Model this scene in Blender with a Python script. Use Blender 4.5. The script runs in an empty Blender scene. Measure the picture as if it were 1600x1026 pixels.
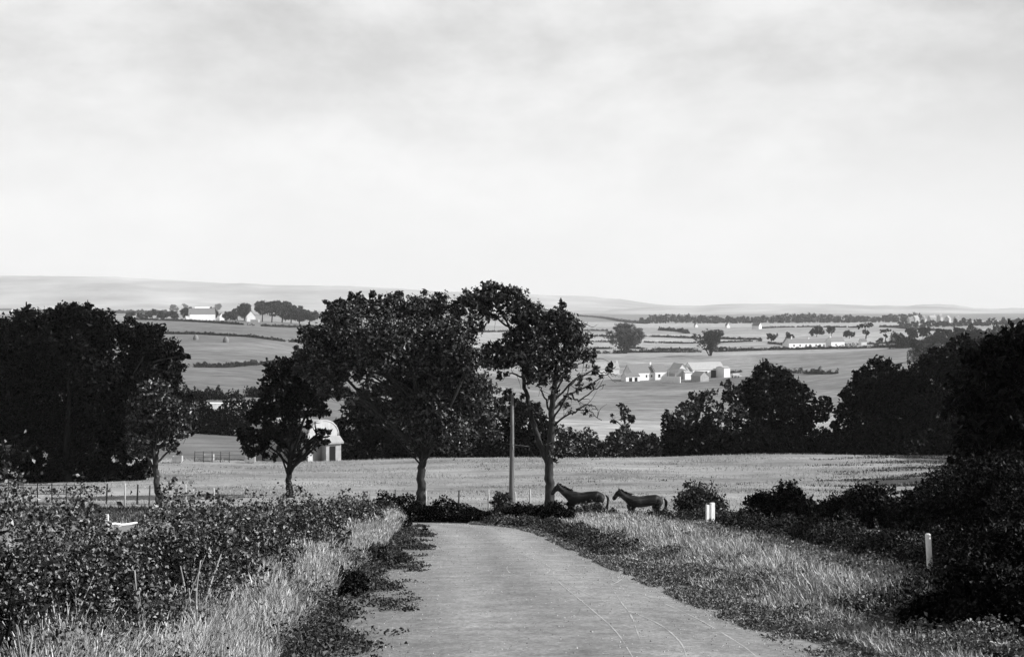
import bpy, math, random
import numpy as np
R = math.radians
sc = bpy.context.scene
COL = sc.collection

# ------------------------------------------------------------------ camera
FPX, PITCH = 1931.0, math.atan(33 / 1931.0)
cam_d = bpy.data.cameras.new('camera')
cam_d.sensor_width = 36.0
cam_d.lens = 36.0 * FPX / 1600.0
cam_d.clip_start, cam_d.clip_end = 0.1, 60000
cam = bpy.data.objects.new('camera', cam_d)
COL.objects.link(cam)
cam.location = (0, 0, 0)
cam.rotation_euler = (R(90) - PITCH, 0, 0)
sc.camera = cam

# ------------------------------------------------------------------ sky, sun, exposure
SUN_AZ, SUN_EL = 94.0, 31.0            # degrees to the right of the view direction, above the horizon
sc.view_settings.view_transform = 'Standard'
sc.view_settings.look = 'None'
sc.view_settings.exposure = 0.52
sc.view_settings.gamma = 1.0
w = bpy.data.worlds.new('World')
sc.world = w
w.use_nodes = True
nt = w.node_tree
nt.nodes.clear()
N = nt.nodes.new
L = nt.links.new
wo = N('ShaderNodeOutputWorld'); bg = N('ShaderNodeBackground')
sky = N('ShaderNodeTexSky'); sky.sky_type = 'NISHITA'; sky.sun_disc = False
sky.sun_elevation = R(SUN_EL); sky.sun_rotation = R(SUN_AZ)
sky.dust_density = 2.0
bw = N('ShaderNodeRGBToBW')
L(sky.outputs[0], bw.inputs[0])
tc = N('ShaderNodeTexCoord'); sep = N('ShaderNodeSeparateXYZ')
L(tc.outputs['Generated'], sep.inputs[0])
mp = N('ShaderNodeMapping'); mp.inputs['Scale'].default_value = (1.5, 1.5, 3.1)
mp.inputs['Location'].default_value = (0.85, 0.1, 0.35)
L(tc.outputs['Generated'], mp.inputs[0])
n1 = N('ShaderNodeTexNoise'); n1.inputs['Scale'].default_value = 2.3
n1.inputs['Detail'].default_value = 7; n1.inputs['Roughness'].default_value = 0.6; n1.inputs['Distortion'].default_value = 0.1
L(mp.outputs[0], n1.inputs['Vector'])
# cloud brightness: paler towards the horizon, greyer patches higher up
def math_node(op, a=None, b=None, clamp=False):
    m = N('ShaderNodeMath'); m.operation = op; m.use_clamp = clamp
    for i, v in enumerate((a, b)):
        if v is None: continue
        if isinstance(v, (int, float)): m.inputs[i].default_value = v
        else: L(v, m.inputs[i])
    return m.outputs[0]
def maprange(v, a, b, c, d):
    m = N('ShaderNodeMapRange'); m.interpolation_type = 'SMOOTHSTEP'
    L(v, m.inputs[0])
    for i, x in enumerate((a, b, c, d)): m.inputs[i + 1].default_value = x
    return m.outputs[0]
SKY_STRENGTH = 0.1
el = sep.outputs[2]
cl = maprange(n1.outputs['Fac'], 0.32, 0.68, 0.0, 1.0)
grey = maprange(el, 0.05, 0.25, 0.06, 0.26)                 # how deep the grey patches go
cbright = math_node('SUBTRACT', maprange(el, 0.0, 0.3, 0.71, 0.62), math_node('MULTIPLY', cl, grey))
cbright = math_node('MULTIPLY', cbright, 1.0 / SKY_STRENGTH)
over = maprange(el, 0.30, 0.62, 1.0, 0.25)                  # the cloud bank thins overhead
mix = N('ShaderNodeMix'); mix.data_type = 'FLOAT'
L(over, mix.inputs[0]); L(bw.outputs[0], mix.inputs[2]); L(cbright, mix.inputs[3])
L(mix.outputs[0], bg.inputs[0])
bg.inputs[1].default_value = SKY_STRENGTH
L(bg.outputs[0], wo.inputs[0])

sd = bpy.data.lights.new('sun', 'SUN'); sd.energy = 5.0; sd.angle = R(0.5); sd.color = (1, 1, 1)
sun = bpy.data.objects.new('sun', sd); COL.objects.link(sun)
saz = R(SUN_AZ); sel = R(SUN_EL)
from mathutils import Vector
sdir = Vector((math.sin(saz) * math.cos(sel), math.cos(saz) * math.cos(sel), math.sin(sel)))   # towards the sun
sun.rotation_euler = sdir.to_track_quat('Z', 'Y').to_euler()
sun.location = (60, 20, 60)

cy = sc.cycles
cy.max_bounces = 5; cy.diffuse_bounces = 2; cy.glossy_bounces = 1; cy.transmission_bounces = 2
cy.volume_bounces = 0; cy.transparent_max_bounces = 6
cy.use_denoising = True

# ------------------------------------------------------------------ terrain
def elev(py):                            # picture row -> z/y of the ray
    return np.tan(np.arctan((513.0 - np.asarray(py, float)) / FPX) - PITCH)
TD = np.array([115, 130, 160, 220, 300, 450, 600, 700, 900, 1200, 1700, 2500, 4000, 6500, 9000.])
TX = np.array([-500, 0, 400, 800, 1100, 1400, 1600, 2200.])
T = np.array([
    [718, 712, 690, 650, 605, 560, 535, 522, 508, 500, 494, 490, 487, 484, 483],
    [718, 712, 690, 650, 605, 560, 535, 522, 508, 500, 494, 490, 487, 484, 483],
    [718, 716, 704, 668, 622, 573, 535, 520, 506, 500, 495, 491, 488, 485, 484],
    [716, 716, 712, 704, 690, 650, 614, 592, 558, 534, 514, 502, 493, 487, 485],
    [713, 714, 713, 708, 694, 655, 612, 592, 557, 535, 515, 503, 494, 488, 486],
    [711, 712, 708, 696, 672, 622, 582, 566, 546, 528, 512, 502, 493, 487, 486],
    [711, 711, 704, 685, 650, 600, 560, 543, 528, 517, 507, 500, 493, 487, 486],
    [711, 711, 704, 685, 650, 600, 560, 543, 528, 517, 507, 500, 493, 487, 486]], float)
LD = np.linspace(np.log(115), np.log(9000), 400)
def _smooth(v):
    k = np.exp(-0.5 * (np.arange(-14, 15) / 6.0) ** 2); k /= k.sum()
    p = np.concatenate([2 * v[0] - v[14:0:-1], v, 2 * v[-1] - v[-2:-16:-1]])
    return np.convolve(p, k, 'valid')
TS = np.array([_smooth(np.interp(LD, np.log(TD), r)) for r in T])
XF = np.linspace(-500, 2200, 271)
TF = np.array([np.interp(XF, TX, TS[:, j]) for j in range(TS.shape[1])]).T
kx = np.exp(-0.5 * (np.arange(-12, 13) / 5.0) ** 2); kx /= kx.sum()
TF = np.array([np.convolve(np.pad(TF[:, j], 12, mode='edge'), kx, 'valid') for j in range(TF.shape[1])]).T
def bil(px, ld):
    i = np.clip((px + 500) / 10.0, 0, 269.999); j = np.clip((ld - LD[0]) / (LD[1] - LD[0]), 0, 398.999)
    i0 = i.astype(int); j0 = j.astype(int); a = i - i0; b = j - j0
    return (TF[i0, j0] * (1 - a) * (1 - b) + TF[i0 + 1, j0] * a * (1 - b) + TF[i0, j0 + 1] * (1 - a) * b + TF[i0 + 1, j0 + 1] * a * b)

RL = np.array([(-0.3, -30), (-0.9, -5), (-1.3, 6), (-1.65, 12), (-2.05, 19), (-2.55, 30), (-3.1, 40), (-3.7, 43.6), (-5.2, 45.4), (-8, 46.3), (-14, 46.6), (-30, 46.8)])
RR = np.array([(3.9, -30), (3.7, -5), (3.35, 6), (3.15, 12), (2.75, 17), (2.1, 25), (1.05, 38.8), (0.35, 43.5), (-1.3, 47.0), (-4, 48.9), (-10, 50.2), (-30, 50.6)])
def road_l(y): return np.interp(y, RL[:8, 1], RL[:8, 0])
def road_r(y): return np.interp(y, RR[:9, 1], RR[:9, 0])
def sstep(a, b, v):
    t = np.clip((v - a) / (b - a), 0, 1); return t * t * (3 - 2 * t)

def terr(x, y):
    x = np.asarray(x, float); y = np.asarray(y, float)
    x, y = np.broadcast_arrays(x, y)
    px = 800 + FPX * x / np.maximum(y, 60)
    ld = np.log(np.maximum(y, 115))
    far = elev(bil(np.clip(px, -500, 2200), ld)) * np.maximum(y, 115)
    near = -1.7 - 0.14 * y
    z70, s70 = -11.5, -0.14
    t = np.clip((y - 70) / 45.0, 0, 1)
    h = (2*t**3 - 3*t**2 + 1) * z70 + (t**3 - 2*t**2 + t) * 45 * s70 + (-2*t**3 + 3*t**2) * far + (t**3 - t**2) * 45 * -0.03
    z = np.where(y <= 70, near, np.where(y < 115, h, far))
    # verge banks and the dip where the ponies stand
    dl = road_l(y) - x; dr = x - road_r(y)
    bank = 0.22 * sstep(0.35, 1.8, dl) * (1 - sstep(40, 46, y)) + 0.10 * sstep(0.4, 2.5, dr) * (1 - sstep(44, 50, y))
    z = z + bank * (y < 50)
    z = z - 0.30 * np.exp(-(((x - 7.5) / 6.5) ** 2 + ((y - 57) / 6.0) ** 2))
    z = z + sstep(76, 100, y) * (0.10 * np.sin(x * .21 + y * .13) + 0.08 * np.sin(x * .083 - y * .17 + 1))
    return z

def ray(px, py):
    a = (px - 800) / FPX; b = (513.0 - py) / FPX
    d = np.array([a, math.cos(PITCH) + b * math.sin(PITCH), -math.sin(PITCH) + b * math.cos(PITCH)])
    return d / d[1]
def P(px, py, d): return ray(px, py) * d
_GD = np.exp(np.linspace(math.log(3), math.log(8800), 3000))
def G(px, py, dmin=3):                    # where the sight line through a picture point meets the ground
    r = ray(px, py)
    dd = _GD[_GD > dmin]
    below = r[2] * dd < terr(r[0] * dd, dd)
    k = int(np.argmax(below)) if below.any() else len(dd) - 1
    d = dd[k]
    return np.array([r[0] * d, d, float(terr(r[0] * d, d))])
def on(x, y): return np.array([x, y, float(terr(x, y))])
def at(px, d): return on(ray(px, 600)[0] * d, d)

# ------------------------------------------------------------------ materials (a grey world: the photograph is monochrome)
def g(v): return (v, v, v, 1)
def new_mat(name):
    m = bpy.data.materials.new(name); m.use_nodes = True
    n = m.node_tree; b = n.nodes['Principled BSDF']
    return m, n, b
def ramp(n, src, pts):
    r = n.nodes.new('ShaderNodeValToRGB'); e = r.color_ramp.elements
    while len(e) < len(pts): e.new(0.5)
    for el_, (p_, v_) in zip(e, pts): el_.position = p_; el_.color = g(v_)
    n.links.new(src, r.inputs[0]); return r.outputs[0]
def noise(n, scale, detail=4, rough=0.55, vec=None, stretch=None, coord='Object'):
    t = n.nodes.new('ShaderNodeTexNoise'); t.inputs['Scale'].default_value = scale
    t.inputs['Detail'].default_value = detail; t.inputs['Roughness'].default_value = rough
    c = n.nodes.new('ShaderNodeTexCoord'); src = c.outputs[coord]
    if stretch:
        m = n.nodes.new('ShaderNodeMapping'); m.inputs['Scale'].default_value = stretch
        n.links.new(src, m.inputs[0]); src = m.outputs[0]
    n.links.new(src, t.inputs['Vector']); return t.outputs['Fac']
def mixc(n, a, b, fac, mode='MULTIPLY'):
    m = n.nodes.new('ShaderNodeMix'); m.data_type = 'RGBA'; m.blend_type = mode
    if isinstance(fac, (int, float)): m.inputs[0].default_value = fac
    else: n.links.new(fac, m.inputs[0])
    for s, v in ((6, a), (7, b)):
        if isinstance(v, tuple): m.inputs[s].default_value = v
        else: n.links.new(v, m.inputs[s])
    return m.outputs[2]
def bump(n, b, src, strength, dist):
    u = n.nodes.new('ShaderNodeBump'); u.inputs['Strength'].default_value = strength; u.inputs['Distance'].default_value = dist
    n.links.new(src, u.inputs['Height']); n.links.new(u.outputs[0], b.inputs['Normal'])

def leaf_mat(name, lo, hi, rough=0.42, spec=0.5, mid=None):
    m, n, b = new_mat(name)
    geo = n.nodes.new('ShaderNodeNewGeometry')
    c = ramp(n, geo.outputs['Random Per Island'], [(0, lo), (0.62, mid if mid else (lo + hi) / 2.3), (1, hi)])
    n.links.new(c, b.inputs['Base Color'])
    b.inputs['Roughness'].default_value = rough
    b.inputs['Specular IOR Level'].default_value = spec
    return m
def plain(name, lo, hi, scale=6, rough=0.8, stretch=None, bmp=0.0, spec=0.3, detail=5):
    m, n, b = new_mat(name)
    f = noise(n, scale, detail, 0.6, stretch=stretch)
    n.links.new(ramp(n, f, [(0.3, lo), (0.7, hi)]), b.inputs['Base Color'])
    b.inputs['Roughness'].default_value = rough; b.inputs['Specular IOR Level'].default_value = spec
    if bmp: bump(n, b, f, bmp, 0.05)
    return m

M_TREE = leaf_mat('dark_leaves', 0.002, 0.17, 0.38, 0.25, 0.010)
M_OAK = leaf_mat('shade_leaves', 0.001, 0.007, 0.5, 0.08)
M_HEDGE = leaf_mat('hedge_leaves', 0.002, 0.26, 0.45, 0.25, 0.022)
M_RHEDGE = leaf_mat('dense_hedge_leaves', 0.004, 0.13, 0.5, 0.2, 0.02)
M_PALE = leaf_mat('pale_far_leaves', 0.05, 0.18, 0.7, 0.2)
M_FAR = leaf_mat('far_leaves', 0.02, 0.06, 0.6, 0.3)
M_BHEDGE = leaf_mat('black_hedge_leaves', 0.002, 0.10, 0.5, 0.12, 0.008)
M_WEED = leaf_mat('weed_leaves', 0.006, 0.12, 0.5, 0.2, 0.03)
M_BARK = plain('bark', 0.008, 0.045, 5, 0.9, (1, 1, 0.35), 0.7)
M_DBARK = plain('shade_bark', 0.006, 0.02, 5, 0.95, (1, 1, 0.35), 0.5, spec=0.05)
M_STEM = plain('pale_stems', 0.12, 0.38, 12, 0.8, (1, 1, 0.3), 0.4)
M_MID = leaf_mat('low_weed_leaves', 0.04, 0.27, 0.6, 0.2)
M_GRASS = leaf_mat('verge_grass', 0.18, 0.66, 0.6, 0.25)
M_PASTURE = leaf_mat('pasture_grass', 0.18, 0.38, 0.65, 0.25)
M_WHITE = plain('whitewash', 0.68, 0.82, 1.2, 0.85)
M_PALEWALL = plain('weathered_limewash', 0.28, 0.46, 1.5, 0.9)
M_GREYWALL = plain('grey_render', 0.25, 0.4, 1.2, 0.85)
M_SLATE = plain('slate', 0.12, 0.2, 2.5, 0.6, (1, 3, 3))
M_TIN = plain('tin_roof', 0.28, 0.42, 1.0, 0.45, (6, 0.5, 1))
M_DARK = plain('dark_opening', 0.008, 0.014, 2, 0.9)
M_PAINT = plain('white_paint', 0.6, 0.85, 14, 0.6, (1, 1, 0.4), 0.2)
M_POST = plain('weathered_post', 0.28, 0.5, 12, 0.85, (1, 1, 0.3), 0.3)
M_DPOST = plain('dark_post', 0.04, 0.1, 12, 0.85, (1, 1, 0.3), 0.3)
M_POLE = plain('pole_wood', 0.05, 0.20, 8, 0.7, (1, 1, 0.08), 0.15)
M_HAY = plain('hay', 0.12, 0.22, 6, 0.95, (1, 1, 3), 0.6)
M_IRON = plain('iron', 0.05, 0.12, 10, 0.5)
M_GLASS = plain('dark_glass', 0.02, 0.04, 2, 0.2, spec=0.6)

def road_material():
    m, n, b = new_mat('rolled_gravel')
    fine = noise(n, 17, 8, 0.78); big = noise(n, 0.5, 4, 0.55, stretch=(1, 0.25, 1)); band = noise(n, 1.3, 4, 0.6, stretch=(0.16, 2.2, 1))
    c = ramp(n, fine, [(0.28, 0.11), (0.5, 0.235), (0.72, 0.40)])
    c = mixc(n, c, ramp(n, big, [(0.3, 0.72), (0.7, 1.16)]), 1.0)
    c = mixc(n, c, ramp(n, band, [(0.35, 0.88), (0.65, 1.07)]), 1.0)
    wa = n.nodes.new('ShaderNodeAttribute'); wa.attribute_name = 'wear'; patch = noise(n, 1.1, 6, 0.7)
    c = mixc(n, c, wa.outputs['Color'], ramp(n, patch, [(0.3, 0.1), (0.65, 0.9)]))
    c = mixc(n, c, ramp(n, noise(n, 2.6, 6, 0.7), [(0.3, 0.72), (0.5, 1.0), (0.72, 1.28)]), 1.0)
    n.links.new(c, b.inputs['Base Color'])
    b.inputs['Roughness'].default_value = 0.9; b.inputs['Specular IOR Level'].default_value = 0.2
    bump(n, b, fine, 0.5, 0.02)
    return m
M_ROAD = road_material()
M_TRACK = plain('packed_track', 0.26, 0.46, 22, 0.9)
def ground_material():
    m, n, b = new_mat('turf')
    a = n.nodes.new('ShaderNodeAttribute'); a.attribute_name = 'crop'
    streak = noise(n, 0.30, 6, 0.62, stretch=(0.28, 1.0, 1)); fine = noise(n, 3.5, 5, 0.65); vast = noise(n, 0.022, 5, 0.6, stretch=(0.5, 1, 1))
    row = noise(n, 0.16, 5, 0.65, stretch=(0.12, 1.0, 1)); mott = noise(n, 0.11, 6, 0.7)
    c = mixc(n, a.outputs['Color'], ramp(n, streak, [(0.30, 0.45), (0.5, 1.0), (0.72, 1.45)]), 0.75)
    c = mixc(n, c, ramp(n, fine, [(0.3, 0.7), (0.7, 1.25)]), 0.7)
    c = mixc(n, c, ramp(n, vast, [(0.3, 0.72), (0.7, 1.2)]), 1.0)
    c = mixc(n, c, ramp(n, row, [(0.32, 0.78), (0.68, 1.2)]), 1.0)
    c = mixc(n, c, ramp(n, mott, [(0.32, 0.74), (0.5, 1.0), (0.7, 1.22)]), 1.0)
    n.links.new(c, b.inputs['Base Color'])
    b.inputs['Roughness'].default_value = 0.95; b.inputs['Specular IOR Level'].default_value = 0.1
    return m
M_GROUND = ground_material()
M_HILL = plain('moorland', 0.22, 0.5, 0.002, 0.95, detail=12, spec=0.05)

# ------------------------------------------------------------------ builders
def tag(o, label=None, cat=None, group=None, kind=None):
    if label: o['label'] = label
    if cat: o['category'] = cat
    if group: o['group'] = group
    if kind: o['kind'] = kind
    return o
def empty(name, loc, rz=0.0):
    o = bpy.data.objects.new(name, None); COL.objects.link(o)
    o.location = tuple(loc); o.rotation_euler = (0, 0, rz); o.empty_display_size = 0.3
    return o
def link_mesh(name, me, mat, parent=None):
    o = bpy.data.objects.new(name, me); COL.objects.link(o)
    for m in (mat if isinstance(mat, (list, tuple)) else [mat]): me.materials.append(m)
    if parent is not None: o.parent = parent
    return o
def arrays_mesh(name, V, loops, starts, smooth=False):
    me = bpy.data.meshes.new(name)
    V = np.ascontiguousarray(V, dtype=np.float32); loops = np.ascontiguousarray(loops, dtype=np.int32); starts = np.ascontiguousarray(starts, dtype=np.int32)
    me.vertices.add(len(V)); me.vertices.foreach_set('co', V.ravel())
    me.loops.add(len(loops)); me.loops.foreach_set('vertex_index', loops)
    me.polygons.add(len(starts)); me.polygons.foreach_set('loop_start', starts)
    tot = np.diff(np.append(starts, len(loops))).astype(np.int32)
    me.polygons.foreach_set('loop_total', tot)
    me.polygons.foreach_set('use_smooth', np.full(len(starts), smooth, dtype=bool))
    me.update(calc_edges=True)
    return me
def quad_mesh(name, V, smooth=False):      # V: every four vertices make one quad
    n = len(V) // 4
    return arrays_mesh(name, V, np.arange(4 * n), np.arange(0, 4 * n, 4), smooth)

class MB:                                   # collects polygons in local coordinates
    def __init__(s): s.v = []; s.f = []
    def add(s, vs, fs):
        k = len(s.v); s.v += [tuple(map(float, v)) for v in vs]; s.f += [tuple(i + k for i in f) for f in fs]
    def box(s, x0, x1, y0, y1, z0, z1):
        s.add([(x0,y0,z0),(x1,y0,z0),(x1,y1,z0),(x0,y1,z0),(x0,y0,z1),(x1,y0,z1),(x1,y1,z1),(x0,y1,z1)],
              [(0,3,2,1),(4,5,6,7),(0,1,5,4),(1,2,6,5),(2,3,7,6),(3,0,4,7)])
    def prism(s, prof, x0, x1):             # profile of (y, z) points swept along x
        n = len(prof)
        s.add([(x0, y, z) for y, z in prof] + [(x1, y, z) for y, z in prof],
              [tuple(range(n - 1, -1, -1)), tuple(range(n, 2 * n))] + [(i, (i + 1) % n, n + (i + 1) % n, n + i) for i in range(n)])
    def tube(s, pts, rad, sides=8, cap=True):
        pts = [np.array(p, float) for p in pts]; k0 = len(s.v); n = len(pts)
        up = np.array((0.31, 0.17, 0.93)); prev = None
        for i, p in enumerate(pts):
            t = pts[min(i + 1, n - 1)] - pts[max(i - 1, 0)]; t /= (np.linalg.norm(t) + 1e-9)
            if prev is None:
                a = np.cross(t, up if abs(t @ up) < 0.9 else np.array((1., 0, 0)))
            else: a = prev - t * (prev @ t)
            a /= (np.linalg.norm(a) + 1e-9); prev = a; bb = np.cross(t, a)
            for j in range(sides):
                th = 2 * math.pi * j / sides
                s.v.append(tuple(p + rad[i] * (math.cos(th) * a + math.sin(th) * bb)))
        for i in range(n - 1):
            for j in range(sides):
                q = k0 + i * sides; j2 = (j + 1) % sides
                s.f.append((q + j, q + j2, q + sides + j2, q + sides + j))
        if cap:
            s.f.append(tuple(k0 + j for j in range(sides - 1, -1, -1))); q = k0 + (n - 1) * sides
            s.f.append(tuple(q + j for j in range(sides)))
    def build(s, name, mat, parent=None, smooth=False):
        me = bpy.data.meshes.new(name); me.from_pydata(s.v, [], s.f)
        if smooth: me.polygons.foreach_set('use_smooth', np.full(len(s.f), True))
        me.update()
        return link_mesh(name, me, mat, parent)

def spline(pts, per=6):
    p = np.array(pts, float); p = np.vstack([2 * p[0] - p[1], p, 2 * p[-1] - p[-2]]); out = []
    for i in range(1, len(p) - 2):
        for t in np.linspace(0, 1, per, endpoint=False):
            a, b, c, d = p[i - 1], p[i], p[i + 1], p[i + 2]
            out.append(0.5 * (2*b + (c - a)*t + (2*a - 5*b + 4*c - d)*t*t + (3*b - a - 3*c + d)*t**3))
    out.append(p[-2]); return np.array(out)

def leaf_quads(C, size, rng, up=0.0, aspect=0.62, fold=0.18, var=.38):
    n = len(C)
    a = rng.normal(size=(n, 3)); a /= np.linalg.norm(a, axis=1)[:, None]
    b = rng.normal(size=(n, 3)); b[:, 2] *= (1 - up); b -= a * (a * b).sum(1)[:, None]; b /= np.linalg.norm(b, axis=1)[:, None] + 1e-9
    c = np.cross(a, b)
    s = (np.broadcast_to(size, (n,)) * np.clip(np.exp(rng.normal(0, var, n)), .4, 2.0))[:, None]
    V = np.empty((n, 4, 3))
    V[:, 0] = C - a * s * 0.5; V[:, 2] = C + a * s * 0.5
    V[:, 1] = C + b * s * 0.5 * aspect + c * s * fold; V[:, 3] = C - b * s * 0.5 * aspect + c * s * fold
    return V.reshape(-1, 3)
def ball(n, rng):
    d = rng.normal(size=(n, 3)); return d / np.linalg.norm(d, axis=1)[:, None]
def blob_leaves(c, r, n, rng, sq=(1, 1, 1), clump=34, shell=0.5):
    k = max(3, n // clump)
    cc = ball(k, rng) * (shell + (1 - shell) * rng.uniform(0, 1, (k, 1)) ** 0.6) * rng.uniform(0.75, 1.1, (k, 1))
    idx = rng.integers(0, k, n)
    p = cc[idx] + rng.normal(size=(n, 3)) * 0.135
    return np.array(c) + p * r * np.array(sq)

TREE_SEED = [100]
def tree(name, label, base, d, trunk, blobs, leaf=0.26, mat=None, cat='tree', group=None, lai=4.2, depth=0.6, bark=None, limbs=True, seed=None, twigs=3):
    """base = picture column of the foot; trunk = [(px, py, radius m)...] above the foot; blobs = [(px, py, radius px, density)]."""
    TREE_SEED[0] += 1
    rng = np.random.default_rng(seed or TREE_SEED[0]); mat = mat or M_TREE; bark = bark or (M_DBARK if mat is M_OAK else M_BARK)
    foot = at(base, d); root = empty(name, foot); tag(root, label, cat, group)
    m = MB()
    tp = [foot + (0, 0, -0.15)] + [P(a, b, d) for a, b, _ in trunk]
    tr = [trunk[0][2] * 1.45] + [q for _, _, q in trunk]
    sp = spline(tp, 5); rr = np.interp(np.linspace(0, len(tp) - 1, len(sp)), np.arange(len(tp)), tr)
    wob = rng.normal(size=sp.shape) * 0.04 * rr[:, None] * 3; wob[0] = 0
    rr[0] *= 1.15
    m.tube(sp + wob - foot, rr, 9)
    mpx = d / FPX; R_all = max(abs(b[0] - base) for b in blobs) * mpx + 1e-3
    pts = []
    for bl in blobs:
        bx, by, br, dens = bl[:4]
        off = bl[4] if len(bl) > 4 else rng.uniform(-1, 1) * depth * min(R_all, 5.0)
        c = P(bx, by, d + off); r = br * mpx * (d + off) / d
        n = int(dens * lai * math.pi * r * r / (0.31 * leaf * leaf))
        pts.append(blob_leaves(c, r, max(n, 12), rng, (1, 1, 0.9)))
        if limbs:
            s_i = int(rng.uniform(0.45, 0.98) * (len(sp) - 1)); s0 = sp[s_i]
            if c[2] < s0[2] - 0.3: s0 = sp[int(0.4 * (len(sp) - 1))]
            mid = (s0 + c) / 2 + np.array([rng.normal() * .1, rng.normal() * .1, 0.12]) * np.linalg.norm(c - s0)
            lr = min(rr[s_i] * 0.55, 0.035 * np.linalg.norm(c - s0) + 0.02)
            ls = spline([s0, mid, c, c + (c - mid) * 0.12], 5)
            ls[1:] += rng.normal(size=ls[1:].shape) * 0.03 * r
            m.tube(ls - foot, np.linspace(lr, lr * 0.2, len(ls)), 6)
            for _ in range(twigs):
                e = c + ball(1, rng)[0] * r * 0.7; q = ls[int(rng.uniform(0.4, 0.9) * (len(ls) - 1))]
                ts = spline([q, (q + e) / 2 + rng.normal(size=3) * 0.12 * r, e], 4)
                m.tube(ts - foot, np.linspace(lr * 0.4, lr * 0.1, len(ts)), 5)
    m.build('trunk', bark, root, True)
    V = leaf_quads(np.vstack(pts), leaf, rng) - foot
    link_mesh('crown', quad_mesh('crown', V), mat, root)
    return root

def bush(name, label, c, rx, rz, leaf, mat, group=None, cat='bush', dens=3.5, seed=1, tall=0, stem_mat=None):
    rng = np.random.default_rng(seed); root = empty(name, c); tag(root, label, cat, group)
    k = 7; pts = []
    for i in range(k):
        r = rz * rng.uniform(0.32, 0.5)
        q = np.array([rng.uniform(-1, 1) * (rx - r * 0.6), rng.uniform(-1, 1) * (rx - r * 0.6) * 0.7, 0])
        q[2] = rng.uniform(0.35, 0.95) * rz - 0.25 * r - 0.35 * rz * (abs(q[0]) / rx)
        q[2] = max(q[2], r * 0.6)
        pts.append(blob_leaves(q, r, int(dens * math.pi * r * r / (0.31 * leaf * leaf)), rng, (1.15, 1.1, 1), 18, 0.3))
    m = MB()
    for i in range(9 + tall):
        a = rng.uniform(0, 6.28); h = rz * rng.uniform(0.7, 1.12 if i < tall else 0.95)
        e = np.array([math.cos(a) * rx * rng.uniform(.2, .75), math.sin(a) * rx * .5, h])
        s_ = spline([(e[0] * .1, e[1] * .1, -0.05), e * (.45, .45, .5), e], 4)
        m.tube(s_, np.linspace(0.03, 0.006, len(s_)) * max(rz, 0.8), 5)
        pts.append(s_[-4:].repeat(5, 0) + rng.normal(size=(20, 3)) * 0.07 * rz)
    m.build('woody_frame', stem_mat or (M_DBARK if mat is M_OAK else M_BARK), root, True)
    link_mesh('foliage', quad_mesh('foliage', leaf_quads(np.vstack(pts), leaf, rng)), mat, root)
    return root

def hedge_leaves(path, width, hfun, leaf, dens, rng, top_wave=0.18, skip=None):
    """leaves through the body of a hedge that follows path (x, y points); returns centres and leaf sizes"""
    p = np.array(path, float); seg = np.linalg.norm(np.diff(p, axis=0), axis=1); s = np.concatenate([[0], np.cumsum(seg)])
    n = int(s[-1] * dens)
    u = rng.uniform(0, s[-1], n)
    x = np.interp(u, s, p[:, 0]); y = np.interp(u, s, p[:, 1])
    tx = np.interp(u, s, np.gradient(p[:, 0], s)); ty = np.interp(u, s, np.gradient(p[:, 1], s)); l = np.hypot(tx, ty) + 1e-9
    H = hfun(u / s[-1]) * (1 + top_wave * (np.sin(u * 2.1 / width + 1) * .5 + np.sin(u * 5.3 / width) * .3 + np.sin(u * 0.71 / width + 2) * .5))
    th = rng.uniform(-0.15, math.pi + .15, n); rad = rng.uniform(0.35, 1.0, n) ** 0.45
    lump = 1 + 0.16 * np.sin(u * 3.7 / width + th * 2) + 0.1 * np.sin(u * 9.1 / width + th * 5)
    lat = np.cos(th) * rad * width * 0.5 * lump; z = np.clip(np.sin(th), -.1, 1) * rad * H * lump
    z = np.where(rng.uniform(0, 1, n) < 0.25, rng.uniform(0.02, .5, n) * H, z)
    x = x - ty / l * lat; y = y + tx / l * lat
    return np.stack([x, y, terr(x, y) + z], 1), u / s[-1]

def far_hedge(label, pix, h, leaf=None, group='hedgerows across the valley fields', mat=None, name='hedgerow', dmin=100, width=None, dens=None, seed=0, wave=.3):
    rng = np.random.default_rng(900 + seed + len(pix) + int(pix[0][0]))
    g3 = [G(a, b, dmin) for a, b in pix]; path = spline([(q[0], q[1]) for q in g3], 8)
    leaf = leaf or max(0.35, 0.0009 * g3[0][1])
    h = h * .75; width = width or h * 1.3
    C, _ = hedge_leaves(path, width, lambda t: h + 0 * t, leaf, dens or (5.5 * (h + width) / (0.31 * leaf * leaf) / 2), rng, wave)
    k_ = .012 * C[:, 0] + .03 * C[:, 1]; C = C[(np.sin(k_ * 9) + np.sin(k_ * 23 + 1) + np.sin(k_ * 4.1 + 2) + rng.normal(size=len(C)) * .6) > -1.0]
    o = link_mesh(name, quad_mesh(name, leaf_quads(C, leaf, rng)), mat or M_FAR)
    return tag(o, label, 'hedge', group)

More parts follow.
